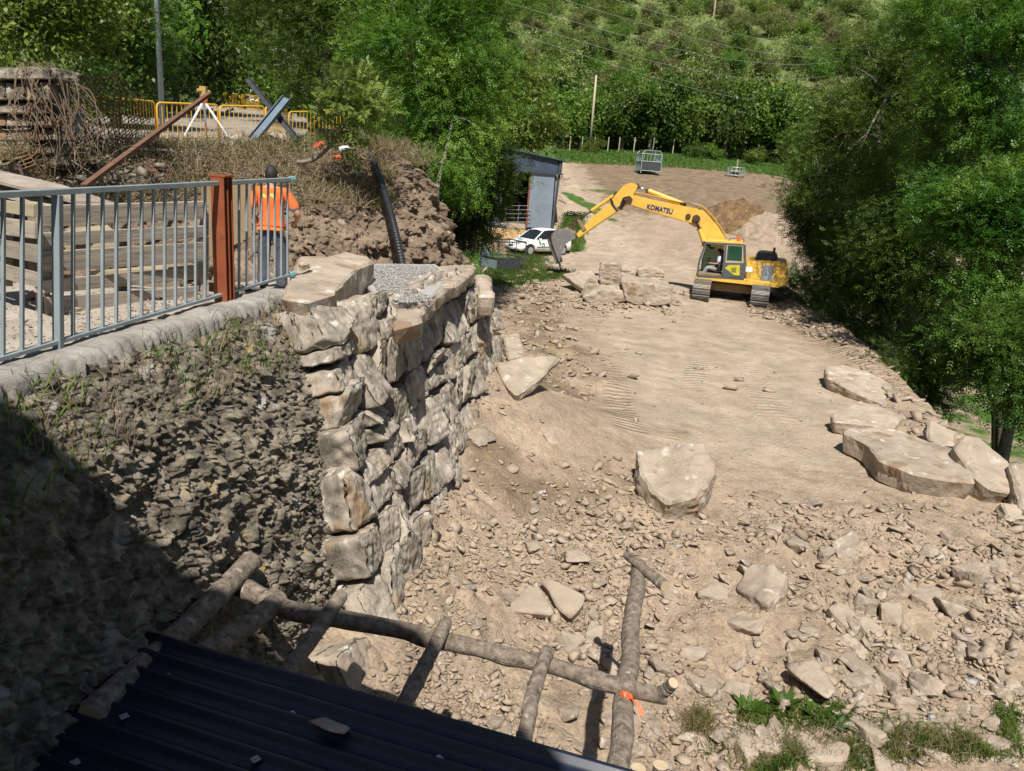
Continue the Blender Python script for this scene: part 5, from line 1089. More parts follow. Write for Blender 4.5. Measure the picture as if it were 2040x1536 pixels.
# rusty bar, posts
def angle_bar(a, b, w_, name, m, label, cat, up=(0, 0, 1)):
    t = MB().bar(a, b, w_, w_*.12, up).bar(np.array(a)+np.array([0, 0, -w_*.5])+0, np.array(b)+np.array([0, 0, -w_*.5]), w_*.12, w_, up); return tag(t.build(name, m, None), label, cat)
angle_bar(AY(166,368,9.4), AY(418,183,15.0), .075, 'rusty_beam', RUST2, 'long rusty steel angle bar leaning from the debris up to the tripod', 'steel bar')
def ibeam(a, b, w_, name, m, label, cat='steel beam', up=(0, -1, .2)):
    a, b, = np.array(a), np.array(b); d = nrm(b-a); s_ = nrm(np.cross(d, up)); n_ = np.cross(s_, d); mb = MB()
    mb.bar(a, b, w_, .012, n_); mb.bar(a+s_*w_*.5, b+s_*w_*.5, .012, w_*.75, n_); mb.bar(a-s_*w_*.5, b-s_*w_*.5, .012, w_*.75, n_); return tag(mb.build(name, m, None), label, cat)
ibeam(AY(493,157,19.6), AY(592,278,17.4), .12, 'steel_beam', DKST, 'dark steel beam leaning left, one of the crossed posts')
ibeam(AY(571,196,18.2), AY(503,279,17.2), .17, 'steel_beam', mat('blue_steel', [(.09, .13, .17), (.14, .19, .24)], 6, .5, .1, 30), 'blue grey steel channel leaning right, one of the crossed posts')
ibeam(AY(158,219,13.6), AY(126,312,12.6), .16, 'steel_channel', STEEL, 'grey steel channel stuck in the debris left of the first barrier')
tag(MB().tube([AY(322,215,24)-np.array([0, 0, 1]), AY(322,215,24)+np.array([0, 0, 9])], [.085, .06], 10).build('lamp_post', STEEL, None, smooth=True), 'plain grey lamp post in front of the dark trees', 'post')
c = AY(655,270,19.0); V = []; n_ = 22
for (rr, z) in [(.20, -.22), (.25, 0), (.27, .01), (.27, .03), (.24, .03), (.18, -.18)]:
    for i in range(n_): V.append(c+np.array([rr*math.cos(i*6.2832/n_), rr*math.sin(i*6.2832/n_), z+.12]))
Fq = [[j*n_+i, j*n_+(i+1) % n_, (j+1)*n_+(i+1) % n_, (j+1)*n_+i] for j in range(5) for i in range(n_)]+[list(range(n_))[::-1], [5*n_+i for i in range(n_)]]
tag(link('tub', npmesh('tub', V, Fq), BLKP, None, True, True), 'black plastic builders tub beside the sapling on the bank', 'tub')
r = np.random.default_rng(4)
for (x, y, Y, w_, m_, lb, nm) in [(682,296,17.0,.24,WHITE,'crumpled white plastic bag on the bank top by the pipe','plastic_bag'),(635,290,17.3,.22,ORANGE,'crumpled orange netting left of the white bag','orange_netting'),(672,312,16.7,.14,ORANGE,'small orange scrap below the white bag','orange_scrap')]:
    V, Fc = rockverts(r, 4, (w_, w_*.7, w_*.6), 5, .0); V = V*(1+.5*ridge(V/w_*4+3, 3, 93)[:, None]); tag(link(nm, npmesh(nm, V+AY(x, y, Y), Fc), m_, None), lb, 'plastic litter')
for k, (x, y, Y, w_, h_, m_, lb) in enumerate([(357,284,16.6,46,30,ROCKL,'pale boulder in front of the second barrier'),(478,284,17.2,70,36,ROCK,'grey boulder below the crossed posts'),(548,278,17.6,56,38,ROCK,'brown lumpy boulder right under the crossed posts'),(403,311,15.6,32,22,ROCKL,'smooth white stone on the bank top'),(392,322,15.5,30,22,ROCK,'dark stone under the smooth white stone'),(90,272,12.2,56,44,flat('pinkstone2', (.36, .25, .2), .9),'pinkish block among the roots at the left'),(700,300,17.4,40,16,ROCK,'flat dark stone on the bank edge beside the pipe'),(742,296,18.4,44,12,ROCK,'flat stone ledge above the pipe')]):
    s_ = w_*Y/FPX; V, Fc = rockverts(np.random.default_rng(60+k), 4, (s_, s_*.8, h_*Y/FPX), 8, .1); tag(link('boulder', npmesh('boulder', V+AY(x, y, Y), Fc), m_, None, True, False), lb, 'boulder')
# ruined wall at the left
rw_ = thing('ruined_wall', 'broken stone and brick wall with a jutting slab at the left edge', 'wall', AY(20, 330, 11)); BRK = mat('old_brick', [(.16, .095, .055), (.26, .165, .10)], 5, .95, .6, 22); k = 0
for j, (y0, y1) in enumerate([(133,158),(162,200),(206,226),(230,252),(256,280),(284,306),(310,330)]):
    xr_ = [105, 90, 78, 96, 104, 96, 110][j]; x = -60
    while x < xr_:
        w_ = [70, 34, 42, 30, 38, 30, 40][k % 7]; x2 = min(x+w_, xr_+6)
        poly_rock('masonry_block', [AY(x+1, y0+1, 11.3), AY(x2-1, y0+2, 11.3), AY(x2-2, y1-1, 11.2), AY(x+2, y1, 11.2)], (0, .6, 0), None, BRK if (j >= 3 and k % 2) else OLDW, amp=.03, seed=k, parent=rw_, bev=.012, fs=.6); x = x2; k += 1
# perforated brick
o = MB(); A = AY(38,326,10.2); M_ = np.array(Matrix.Rotation(-.5, 3, 'Y')@Matrix.Rotation(.5, 3, 'Z')); 
for i in range(5): o.box(A+M_@np.array([0, 0, (i-2)*.045]), (.34, .16, .010), M_)
for i in range(4): o.box(A+M_@np.array([(i-1.5)*.11, 0, 0]), (.010, .158, .19), M_)
tag(o.build('hollow_brick', BRK, None), 'hollow clay brick lying tilted in the debris at the left', 'brick')
# roots, wire mesh
r = np.random.default_rng(12); mb = MB()
for i in range(115):
    x = r.uniform(30, 150); y = r.uniform(120, 215)+max(0, x-110)*.5; a = AY(x, y, r.uniform(11.0, 12.4)); e = AY(x+r.normal()*30+10, y+r.uniform(60, 170), r.uniform(10.3, 11.8)); m_ = (a+e)/2+r.normal(size=3)*np.array([.16, .15, .14])
    mb.tube(spline([a, m_, e], 9), list(np.linspace(r.uniform(.005, .015), .003, 9)), 4, False)
ROOT = flat('root', (.13, .09, .06), .95)
tag(mb.build('hanging_roots', ROOT, None), 'tangle of brown hanging roots over the ruined wall at the left', 'roots', None, 'stuff')
def bi(c, u, v): return c[0]*(1-u)*(1-v)+c[1]*u*(1-v)+c[2]*u*v+c[3]*(1-u)*v
def wiremesh(cs, nu_, nv_, label, sag=.25, rad=.011):
    mb = MB()
    def pt(u, v): return bi(cs, u, v)+np.array([0, -sag*math.sin(u*3.1)*math.sin(v*3.1), .1*math.sin(u*7)*v])
    for s_ in (-1, 1):
        for i in range(-nv_, nu_+nv_):
            pts = []
            for j in range(nv_*2+1):
                u = (i+(j/2 if s_ > 0 else nv_-j/2))/nu_; v = j/(2*nv_)
                if 0 <= u <= 1: pts.append(pt(u, v))
            if len(pts) > 1: mb.tube(pts, rad, 3, False)
    return tag(mb.build('wire_mesh', RUST2, None), label, 'wire mesh')
wiremesh([AY(120,150,13.0), AY(235,148,14.2), AY(300,212,15.0), AY(110,240,12.6)], 14, 6, 'rusty diamond wire mesh sheet sagging above the first barrier')
wiremesh([AY(150,225,13.4), AY(300,228,15.0), AY(255,296,14.4), AY(150,292,13.3)], 12, 5, 'rusty wire mesh hanging in front of the first barrier', .1, .009)
wiremesh([AY(285,300,14.6), AY(345,305,14.8), AY(345,358,12.6), AY(290,352,12.4)], 7, 6, 'torn piece of wire mesh on the bank below the second barrier', .1, .009)
n = 900; rr_ = np.random.default_rng(31); px = rr_.uniform(-10, 330, n); py = rr_.uniform(296, 372, n)+.05*(160-px)
P = np.array([AY(a, b, 12.6-(b-300)/70*2.6+.006*a) for a, b in zip(px, py)])
scatter('wall_debris', P, rr_.lognormal(-2.95, .5, n), rr_, OLDW, 'heap of broken brick and stone debris at the left below the ruined wall', 'debris', 2)
# dead grass and root tangle on the low bank
n = 7000; i = r.integers(60, 420, n); c = spline(CR, 700)[i]; b_ = spline(BS, 700)[i]; tt_ = r.uniform(0, .6, n)[:, None]; P = c*(1-tt_)+b_*tt_+np.stack([0*c[:, 0], -.25+0*c[:, 0], 0*c[:, 0]+.2], -1)
blades('dead_stalks', P, r, .42, DRYM, 'dead stalks and roots tangled on the low bank below the barriers', .012, 'dead grass', 1.2)
# ================================================================ EXCAVATOR
YEL = mat('machine_yellow', [(.66, .40, .07), (.78, .50, .09)], 3, .42, .12, 40, spec=.5, dist=.004, spots=[((.34, .20, .07), 4.5, .66), ((.20, .12, .06), 14, .68)])
GRM = mat('cab_grey', [(.075, .08, .09), (.11, .115, .125)], 4, .5, .1, 30)
STL2 = mat('worn_bucket_steel', [(.17, .165, .155), (.30, .29, .27)], 2.5, .55, .5, 18, metal=.3, dist=.01, spots=[((.48, .46, .43), 3, .60), ((.12, .07, .04), 5, .66)])
PINB = mat('greasy_pin', [(.035, .025, .02), (.11, .06, .035)], 7, .6, .3, 20)
CHRM = flat('chrome_rod', (.5, .5, .5), .25, .9)
PAD = mat('track_pad', [(.20, .19, .175), (.33, .315, .29)], 3, .55, .4, 14, metal=.4, dist=.01, spots=[((.36, .28, .2), 2, .62)])
DIRTY = mat('undercarriage', [(.22, .15, .095), (.33, .245, .16)], 2, .9, .5, 10)
YAW = R(17); e1 = np.array([-math.cos(YAW), math.sin(YAW), 0]); en = np.array([math.sin(YAW), math.cos(YAW), 0]); ez = np.array([0, 0, 1.])
XC = np.array([9.2, 33.4, 0]); 
def EP(px, py, off=0.0): return APL(px, py, XC+en*off, en)
tz = float(min(AZ(1364, 604, -4.65)[2], -4.65)); XC[2] = tz
ex = thing('excavator', 'yellow tracked excavator with its arm stretched out to the left and a grey bucket', 'excavator', (XC[0], XC[1], tz))
def plate(mb, pts, off, th): return mb.prism([EP(x, y, off-th/2) for x, y in pts], en*th)
# boom
boomP = [(1251,392),(1262,389),(1300,398),(1358,410),(1394,417),(1402,421),(1414,434),(1430,452),(1446,478),(1436,492),(1412,492),(1405,486),(1398,464),(1388,450),(1380,446),(1354,439),(1296,422),(1250,407)]
boom = plate(MB(), boomP, 0, .46).build('boom', YEL, ex, bevel=.025, seg=2)
for th_ in (-.25, .25):
    for (x, y, r_) in [(1387,436,.17),(1371,431,.11),(1253,399,.15),(1419,489,.17)]: c = EP(x, y, th_); MB().tube([c-en*.035, c+en*.035], r_, 14).build('pin_boss', PINB, boom)
m_ = MB()
for o_, dy in ((-.14, 0), (-.05, 1), (.05, 0), (.14, 1)):
    pts = [EP(x, y+dy-3, o_) for x, y in [(1255,390),(1264,386),(1300,393),(1358,406),(1396,413),(1416,430),(1434,453),(1449,476)]]; m_.tube(spline(pts, 40), .022, 6)
m_.build('hydraulic_pipes', mat('pipe_yellow', [(.5, .27, .03), (.62, .36, .05)], 4, .5, .1), boom)
# lettering on the boom
def text_mesh(txt, size, m, name, parent, origin, xdir, ydir, ext_=.004, bold=.0):
    cu = bpy.data.curves.new('t', 'FONT'); cu.body = txt; cu.size = size; cu.extrude = ext_; cu.offset = bold; cu.resolution_u = 3
    o = bpy.data.objects.new('t', cu); COL.objects.link(o); dg = bpy.context.evaluated_depsgraph_get(); dg.update(); me = bpy.data.meshes.new_from_object(o.evaluated_get(dg)); bpy.data.objects.remove(o)
    n = len(me.vertices); co = np.empty(n*3); me.vertices.foreach_get('co', co); co = co.reshape(-1, 3); w_ = co[:, 0].max()-co[:, 0].min(); co[:, 0] -= co[:, 0].min()
    xdir = np.array(xdir); sc = np.linalg.norm(xdir)/w_; xd = nrm(xdir); zd = nrm(np.cross(xd, ydir)); yd = np.cross(zd, xd)
    P = np.array(origin)+co[:, :1]*sc*xd+co[:, 1:2]*np.linalg.norm(ydir)/size/.72*yd+co[:, 2:3]*zd; me.vertices.foreach_set('co', P.ravel()); me.update(); me.materials.clear()
    return link(name, me, m, parent)
NAVT = flat('lettering_blue', (.03, .035, .16), .5)
o0 = EP(1288,415.5,-.246); o1 = EP(1339,426.5,-.246); yv_ = EP(1289,405.5,-.246)-EP(1288,415.5,-.246)
text_mesh('KOMATSU', .3, NAVT, 'lettering', boom, o0, o1-o0, yv_, bold=.008)
# arm
armP = [(1243,369),(1254,364.5),(1264,365.5),(1271,369.5),(1268,377),(1261,389),(1257,402),(1247,409),(1226,424),(1190,448),(1153,474),(1147,467),(1163,450),(1180,432),(1200,416),(1215,405),(1224,390)]
arm = plate(MB(), armP, 0, .36).build('arm', YEL, ex, bevel=.02, seg=2)
def cyl(a, b, r0, r1, f, par, nm='cylinder', off=0.0):
    A, B_ = EP(*a, off), EP(*b, off); M_ = A+(B_-A)*f; c = MB().tube([A, M_], r0, 14).build(nm, YEL, par, smooth=False); MB().tube([M_, B_], r1, 10).build('rod', CHRM if nm == 'arm_cylinder' else PINB, c, smooth=True)
    [MB().tube(q, k_, 12).build(n_, PINB, par) for q, k_, n_ in (([A-en*.12, A+en*.12], r0*1.15, 'pin'), ([B_-en*.12, B_+en*.12], r0*1.1, 'pin'), ([M_-(B_-A)*.015, M_+(B_-A)*.01], r0*1.18, 'gland'))]; return c
cyl((1361,407.5),(1268,371), .11, .05, .76, boom, 'arm_cylinder')
cyl((1227,387),(1148,441), .085, .045, .62, arm, 'bucket_cylinder')
for o_ in (-.36, .36): cyl((1404,486),(1386,436), .11, .055, .62, boom, 'boom_cylinder', o_)
for o_ in (-.16, .16): plate(MB(), [(1146,438),(1152,440),(1141,461),(1134,458)], o_, .05).build('link', PINB, arm); plate(MB(), [(1149,438),(1155,437),(1168,456),(1162,460)], o_*1.3, .05).build('link', DIRTY, arm)
m_ = MB()
for k in range(4):
    pts = [EP(x+k*1.5, y+k*2, -.2-.04*(k % 2)) for x, y in [(1256,391),(1243,394),(1238,403),(1234,412),(1226,411),(1218,402),(1216,394)]]; m_.tube(spline(pts, 26), .022, 6)
pts = [EP(x, y, -.2) for x, y in [(1363,403),(1378,405),(1390,413),(1396,421)]]; m_.tube(spline(pts, 14), .022, 6)
m_.build('hoses', BLKP, arm)
# bucket: curved shell, open toward the machine
prof_px = [(1145,465.5),(1136,459),(1127,456),(1115,456.5),(1105,460),(1098.5,468),(1098,478),(1102,491),(1108,507),(1114,524)]
bw = .62; bk = None; mb = MB(); sh_ = spline([EP(x, y, 0) for x, y in prof_px], 34); cen = EP(1128, 486, 0)
inn = [p+nrm(cen-p)*.04 for p in sh_]
V = []; 
for o_ in (-bw, bw):
    V += [p+en*o_ for p in sh_]+[p+en*o_ for p in inn]
n_ = 34; Fq = []
for i in range(n_-1): Fq += [[i, i+1, 2*n_+i+1, 2*n_+i], [n_+i, 3*n_+i, 3*n_+i+1, n_+i+1]]
bk = link('bucket', npmesh('bucket', V, Fq), STL2, ex)
cheek = prof_px+[(1119,503),(1127,486),(1146,474)]
for o_ in (-bw, bw): plate(MB(), cheek, o_, .035).build('side_plate', STL2, bk, bevel=.006)
m_ = MB()
for o_ in np.linspace(-bw+.07, bw-.07, 5): a = EP(1113, 519, o_); b = EP(1116, 531, o_); m_.bar(a, b, .09, .06, tuple(en)).tube([b, b+nrm(b-a)*.09], [.045, .015], 6)
m_.build('teeth', DKST, bk)
for o_ in (-.2, .2): plate(MB(), [(1128,452),(1148,462),(1146,472),(1132,466),(1124,458)], o_, .05).build('bucket_ear', DIRTY, bk)
m_ = MB(); 
for (x, y) in ((1133,460),(1146,468)): m_.tube([EP(x, y, -.28), EP(x, y, .28)], .08, 12)
m_.build('bucket_pins', PINB, bk)
# upper structure
zt = tz
def U3(a, b, c): return XC*np.array([1, 1, 0])+e1*a+en*b+ez*(tz+c)
def ubox(mb, a0, a1, b0, b1, c0, c1):
    return mb.prism([U3(a0, b0, c0), U3(a1, b0, c0), U3(a1, b1, c0), U3(a0, b1, c0)], ez*(c1-c0))
def local(P): q = P-XC; return float(q@e1), float(q@en), float(q[2])
near = -1.32
bl = local(EP(1386,549,near)); br_ = local(EP(1569,560,near)); tr_ = local(EP(1570,523,near)); cbl = local(EP(1386,555,near)); m1 = local(EP(1485,519,near)); m2 = local(EP(1520,568,near))
def pl(mb, pts, o0, o1): return mb.prism([EP(x, y, o0) for x, y in pts], en*(o1-o0))
body = pl(MB(), [(1485,519),(1550,523),(1569,526),(1571,548),(1567,570),(1552,573),(1486,562)], near, 1.32).build('engine_housing', YEL, ex, bevel=.05, seg=2)
pl(MB(), [(1384,547),(1481,555),(1552,566),(1551,574),(1484,567),(1386,556)], near-.012, 1.3).build('deck_frame', YEL, ex, bevel=.015)
pl(MB(), [(1392,539),(1412,541),(1412,549),(1391,547)], .5, 1.3).build('tool_box', YEL, ex, bevel=.03)
pl(MB(), [(1506,508),(1513,503),(1545,506),(1550,512),(1549,526),(1505,524)], -.75, .75).build('engine_hood', NAVY, ex, bevel=.04, seg=2)
pl(MB(), [(1500,527),(1517,528),(1517,557),(1500,555)], near-.006, near+.1).build('access_panel', YEL, body)
pl(MB(), [(1518,527),(1541,530),(1539,560),(1515,558)], near-.010, near+.1).build('side_vent', GALV, body)
pl(MB(), [(1486,532),(1498.5,533),(1498.5,542),(1486,541)], near-.014, near+.1).build('white_sticker', WHITE, body)
m_ = MB(); q = EP(1541,508,-.3); m_.tube([q, q+ez*.3], .05, 8); m_.build('exhaust', DKST, body)
m_ = MB()
for (p_, q_) in [((1455,474),(1482,476)),((1482,476),(1482,484)),((1455,474),(1452,480))]: m_.tube([EP(*p_, -1.0), EP(*q_, -1.0)], .018, 6)
m_.build('roof_rail', DKST, ex)
MB().tube([EP(1472,480,-1.0), EP(1472,471,-1.0)], .075, 10).build('beacon', flat('beacon_orange', (.75, .16, .03), .3), ex)
# cab
cab0, cab1 = near-.02, -.30
CABP = [(1388,550),(1391,530),(1397,508),(1406,483),(1411,479),(1478,483),(1485,488),(1485,524),(1481,556)]
cab = pl(MB(), [(1404,484),(1410,478),(1476,482),(1485,487),(1480,488),(1409,484)], cab0, cab1).build('cab_roof', YEL, ex, bevel=.02)
def strut(a, b, w_, o_, m, nm): MB().bar(EP(*a, o_), EP(*b, o_), w_, w_, tuple(en)).build(nm, m, cab)
for o_ in (cab0+.03, cab1-.03):
    for a, b, w_ in [((1389,549),(1393,520),.08),((1393,520),(1407,483),.08),((1407,484),(1482,488),.08),((1446,486),(1440,550),.09),((1483,488),(1484,524),.10),((1484,524),(1480,556),.10),((1389,549),(1480,555),.08)]:
        strut(a, b, w_, o_, GRM, 'cab_frame')
pl(MB(), [(1441,523),(1483,524),(1479,556),(1438,552)], cab0-.01, cab0+.05).build('door_panel', GRM, cab, bevel=.008)
pl(MB(), [(1444,534),(1452,528),(1474,528),(1473,549),(1462,548)], cab0-.022, cab0).build('door_window_lower', flat('yellow_green_decal', (.50, .47, .03), .5), cab)
pl(MB(), [(1458,533),(1467,533),(1466,543),(1457,542)], cab0-.030, cab0-.01).build('lower_grille', flat('olive_grille', (.22, .2, .03), .6), cab)
def glassm(nm, col, al=.35):
    m = bpy.data.materials.new(nm); m.use_nodes = True; n = m.node_tree.nodes; l = m.node_tree.links; b = n['Principled BSDF']; b.inputs['Base Color'].default_value = (*col, 1); b.inputs['Roughness'].default_value = .08; b.inputs['Specular IOR Level'].default_value = .7
    t = n.new('ShaderNodeBsdfTransparent'); t.inputs[0].default_value = (.6, .75, .65, 1); mx = n.new('ShaderNodeMixShader'); mx.inputs[0].default_value = al; l.new(t.outputs[0], mx.inputs[1]); l.new(b.outputs[0], mx.inputs[2]); l.new(mx.outputs[0], n['Material Output'].inputs[0]); return m
CG = glassm('cab_glass', (.03, .10, .06), .55)
pl(MB(), [(1450,489),(1479,491),(1478,521),(1447,519)], cab0+.0, cab0+.015).build('door_glass', CG, cab)
pl(MB(), [(1452,490),(1478,492),(1476,520),(1450,518)], cab1-.03, cab1-.015).build('right_glass', CG, cab)
pl(MB(), [(1409,484),(1443,486),(1437,549),(1395,546),(1398,515)], cab1-.06, cab1-.045).build('right_front_glass', CG, cab)
pl(MB(), [(1416,484),(1442,485),(1442,496),(1416,491)], cab0+.3, cab0+.32).build('sun_blind', flat('blind_yellow', (.55, .5, .12), .7), cab)
pl(MB(), [(1391,543),(1437,547),(1437,551),(1390,549)], cab0+.05, cab1).build('cab_floor', DIRTY, cab)
pl(MB(), [(1424,528),(1440,529),(1440,540),(1424,540)], cab0+.3, cab1-.2).build('seat', BLKP, cab, bevel=.03)
pl(MB(), [(1436,500),(1442,500),(1443,530),(1437,530)], cab0+.3, cab1-.2).build('seat_back', BLKP, cab, bevel=.03)
m_ = MB(); 
for o_ in (cab0+.35, cab0+.65): m_.tube([EP(1406,540,o_), EP(1412,517,o_)], .02, 6).tube([EP(1412,517,o_), EP(1413,513,o_)], .04, 6)
m_.build('levers', BLKP, cab)
# undercarriage
for k, a_ in enumerate((1.16, -1.16)):
    pr_ = []; L2, hh_, rr = 1.72, .84, .40
    for i in range(11): t_ = math.pi/2+math.pi*i/10; pr_.append((-L2+rr*math.cos(t_), hh_/2+rr*math.sin(t_)))
    for i in range(11): t_ = -math.pi/2+math.pi*i/10; pr_.append((L2+rr*math.cos(t_), hh_/2+rr*math.sin(t_)))
    tk_ = MB().prism([U3(a_-.30, b, c) for b, c in pr_], e1*.60).build('track', DKST, ex)
    n_p = 46; pp_ = np.array(pr_+[pr_[0]]); ln_ = np.concatenate([[0], np.cumsum(np.hypot(*np.diff(pp_, axis=0).T))]); m_ = MB()
    for i in range(n_p):
        s_ = ln_[-1]*i/n_p; b = np.interp(s_, ln_, pp_[:, 0]); c = np.interp(s_, ln_, pp_[:, 1]); b2 = np.interp((s_+.05) % ln_[-1], ln_, pp_[:, 0]); c2 = np.interp((s_+.05) % ln_[-1], ln_, pp_[:, 1])
        d_ = nrm(en*(b2-b)+ez*(c2-c)); nn_ = np.cross(d_, e1); P0 = U3(a_, b, c); outw = nn_ if np.dot(nn_, P0-U3(a_, np.clip(b, -L2, L2), hh_/2)) > 0 else -nn_; M_ = np.stack([e1, d_, outw], 1)
        m_.box(P0+outw*.015, (.70, ln_[-1]/n_p*.86, .03), M_)
        for g_ in (-.055, 0, .055): m_.box(P0+outw*.045+d_*g_, (.70, .014, .035), M_)
    m_.build('track_pads', PAD, tk_)
ubox(MB(), -.9, .9, -.75, .75, .38, .72).build('centre_frame', DIRTY, ex, bevel=.05)
for b_ in (-.55, .55): ubox(MB(), -1.1, 1.1, b_-.16, b_+.16, .40, .62).build('cross_member', DIRTY, ex, bevel=.03)
MB().tube([U3(0, 0, .7), U3(0, 0, 1.08)], .62, 28).build('slew_ring', DKST, ex)
# operator
op = EP(1431, 536, -.85)
def pose_sit():
    p = {'pelvis': ((0, 0, .05), .13), 'waist': ((0, -.03, .22), .13), 'chest': ((0, -.02, .45), .145), 'neck': ((0, .02, .60), .055), 'chin': ((0, .04, .66), .06), 'head': ((0, .05, .74), .095), 'crown': ((0, 0, .8), .07)}
    for s_, d in ((-1, 'L'), (1, 'R')):
        p.update({'sh'+d: ((.18*s_, 0, .52), .06), 'el'+d: ((.25*s_, .03, .26), .045), 'wr'+d: ((.22*s_, .28, .25), .032), 'ha'+d: ((.2*s_, .36, .26), .034), 'hip'+d: ((.10*s_, .08, .03), .095), 'kn'+d: ((.16*s_, .46, .06), .065), 'an'+d: ((.15*s_, .62, -.30), .045), 'to'+d: ((.15*s_, .76, -.33), .036)})
    return p
person('person sitting in the excavator cab in a pale shirt working the levers', (op[0], op[1], op[2]-.02), math.atan2(-e1[0], e1[1]), pose_sit(), flat('pale_shirt', (.42, .46, .55), .8), flat('grey_work_trousers', (.26, .27, .26), .85), H=1.75)

# ================================================================ WHITE CAR (local: x forward, y left, z up)
CARW = mat('car_white', [(.72, .72, .70), (.80, .80, .79)], 2, .25, .02, 10, spec=.6, spots=[((.55, .50, .43), 1.6, .70)])
CGL = glass('car_glass', (.012, .018, .02)); TYRE = flat('tyre', (.02, .02, .02), .85); HUB = flat('wheel_trim', (.42, .42, .41), .4, .4); BLT = flat('black_trim', (.02, .02, .022), .6)
def car(name, label, loc, rz, paint, decal=True, L_=3.95, sc=1.0):
    t = thing(name, label, 'car', loc, rz)
    st = [(-1.95,.42,.74,.62,.80),(-1.88,.30,.84,.66,1.02),(-1.55,.26,.86,.90,1.12),(-1.0,.26,.86,.93,1.15),(-.2,.26,.86,.90,1.13),(.55,.26,.86,.88,1.08),(.95,.26,.85,.84,1.0),(1.35,.26,.84,.80,.9),(1.72,.28,.78,.72,.78),(1.90,.32,.66,.62,.62),(1.98,.40,.5,.5,.5)]
    st = [(-1.95,.40,.72,.70,.86),(-1.90,.30,.80,.74,.92),(-1.5,.25,.84,.80,.93),(-.9,.24,.85,.80,.91),(0,.24,.85,.80,.90),(.7,.24,.85,.79,.88),(1.0,.24,.84,.77,.87),(1.4,.24,.82,.70,.80),(1.72,.26,.77,.60,.70),(1.90,.30,.66,.45,.60),(1.97,.36,.52,.34,.50)]
    V = []
    xs_ = np.linspace(-1.95, 1.97, 44); A = np.array(st)
    for x in xs_:
        zb, w_, wt, zt_ = [np.interp(x, A[:, 0], A[:, c]) for c in (1, 2, 3, 4)]
        arch = 0
        for wx in (-1.22, 1.24):
            if abs(x-wx) < .37: arch = max(arch, math.sqrt(.37**2-(x-wx)**2))
        za = max(zb, .30+arch-.0) if arch > 0 else zb
        half = [(0, zb), (w_*.72, zb), (w_*.73, max(zb, za)), (w_*.985, max(za, zb+.02)), (w_, max(za+.02, zb+(zt_-zb)*.45)), (w_*.985, zb+(zt_-zb)*.68 if za < zb+(zt_-zb)*.6 else max(za+.04, zb+(zt_-zb)*.68)), (w_*.93, zt_-.035), (wt*.92, zt_), (wt*.5, zt_+.02), (0, zt_+.03)]
        ring = [(y, z) for y, z in half]+[(-y, z) for y, z in half[-2:0:-1]]
        V += [(x, y, z) for y, z in ring]
    k = 18; Fq = [[i*k+j, i*k+(j+1) % k, (i+1)*k+(j+1) % k, (i+1)*k+j] for i in range(43) for j in range(k)]+[list(range(k))[::-1], [43*k+j for j in range(k)]]
    body = link('body', npmesh('body', V, Fq), paint, t, False, True)
    # greenhouse
    def gh(pts, y0, y1, m, nm, th=.02):
        MB().add([(x, y0 if z < 1.0 else y1, z) for x, z in pts]+[(x, (y0 if z < 1.0 else y1)-th*np.sign(y0), z) for x, z in pts], [list(range(len(pts))), list(range(2*len(pts)-1, len(pts)-1, -1))]+[[i, i+len(pts), (i+1) % len(pts)+len(pts), (i+1) % len(pts)] for i in range(len(pts))]).build(nm, m, body, world=False)
    top = [(-1.55, 1.30), (-1.2, 1.40), (-.4, 1.44), (.05, 1.40), (.22, 1.34)]
    VV = []; 
    for x, z in top: VV += [(x, -.56, z-.035), (x, -.40, z), (x, .40, z), (x, .56, z-.035)]
    link('roof', npmesh('roof', VV, [[i*4+j, i*4+j+1, (i+1)*4+j+1, (i+1)*4+j] for i in range(4) for j in range(3)]), paint, body, False, True).modifiers.new('s', 'SOLIDIFY').thickness = .03
    for s_ in (-1, 1):
        gh([(-1.25, .93), (-1.30, 1.28), (-.55, 1.37), (-.50, .92)], .80*s_, .57*s_, CGL, 'side_window'); gh([(-.42, .92), (-.45, 1.37), (.12, 1.34), (.72, .90)], .80*s_, .57*s_, CGL, 'side_window')
        for a, b in [((.86, .70, .88), (.20, .575, 1.335)), ((-.46, .81, .9), (-.49, .585, 1.38)), ((-1.32, .80, .9), (-1.48, .58, 1.30)), ((-1.32, .805, .905), (.82, .76, .885))]:
            MB().bar((a[0], a[1]*s_, a[2]), (b[0], b[1]*s_, b[2]), .06, .05).build('pillar', paint if b[0] != -.49 else BLT, body, world=False)
        MB().box((.64, .93*s_, .93), (.10, .16, .12)).build('mirror', paint, body, world=False, bevel=.025)
        MB().box((.0, .853*s_, .50), (1.55, .02, .035)).build('side_strip', BLT, body, world=False)
        MB().box((-.42, .86*s_, .78), (.17, .02, .03)).build('door_handle', BLT, body, world=False)
        MB().add([(1.62, .60*s_, .66), (1.90, .36*s_, .56), (1.86, .42*s_, .64), (1.50, .745*s_, .755), (1.52, .76*s_, .68)], [[0, 1, 2, 3, 4]]).build('headlight', BLT, body, world=False).modifiers.new('s', 'SOLIDIFY').thickness = .06
        MB().box((-1.9, .62*s_, .72), (.08, .2, .25)).build('tail_light', flat('tail_red', (.4, .02, .02), .3), body, world=False)
        MB().box((1.88, .50*s_, .36), (.10, .22, .12)).build('fog_light', BLT, body, world=False, bevel=.02)
    V2 = [(.86, -.68, .885), (.86, .68, .885), (.20, .55, 1.36), (.20, -.55, 1.36), (.92, 0, .90), (.22, 0, 1.40)]; link('windscreen', npmesh('windscreen', V2, [[0, 4, 5, 3], [4, 1, 2, 5]]), CGL, body, False, False).modifiers.new('s', 'SOLIDIFY').thickness = .02
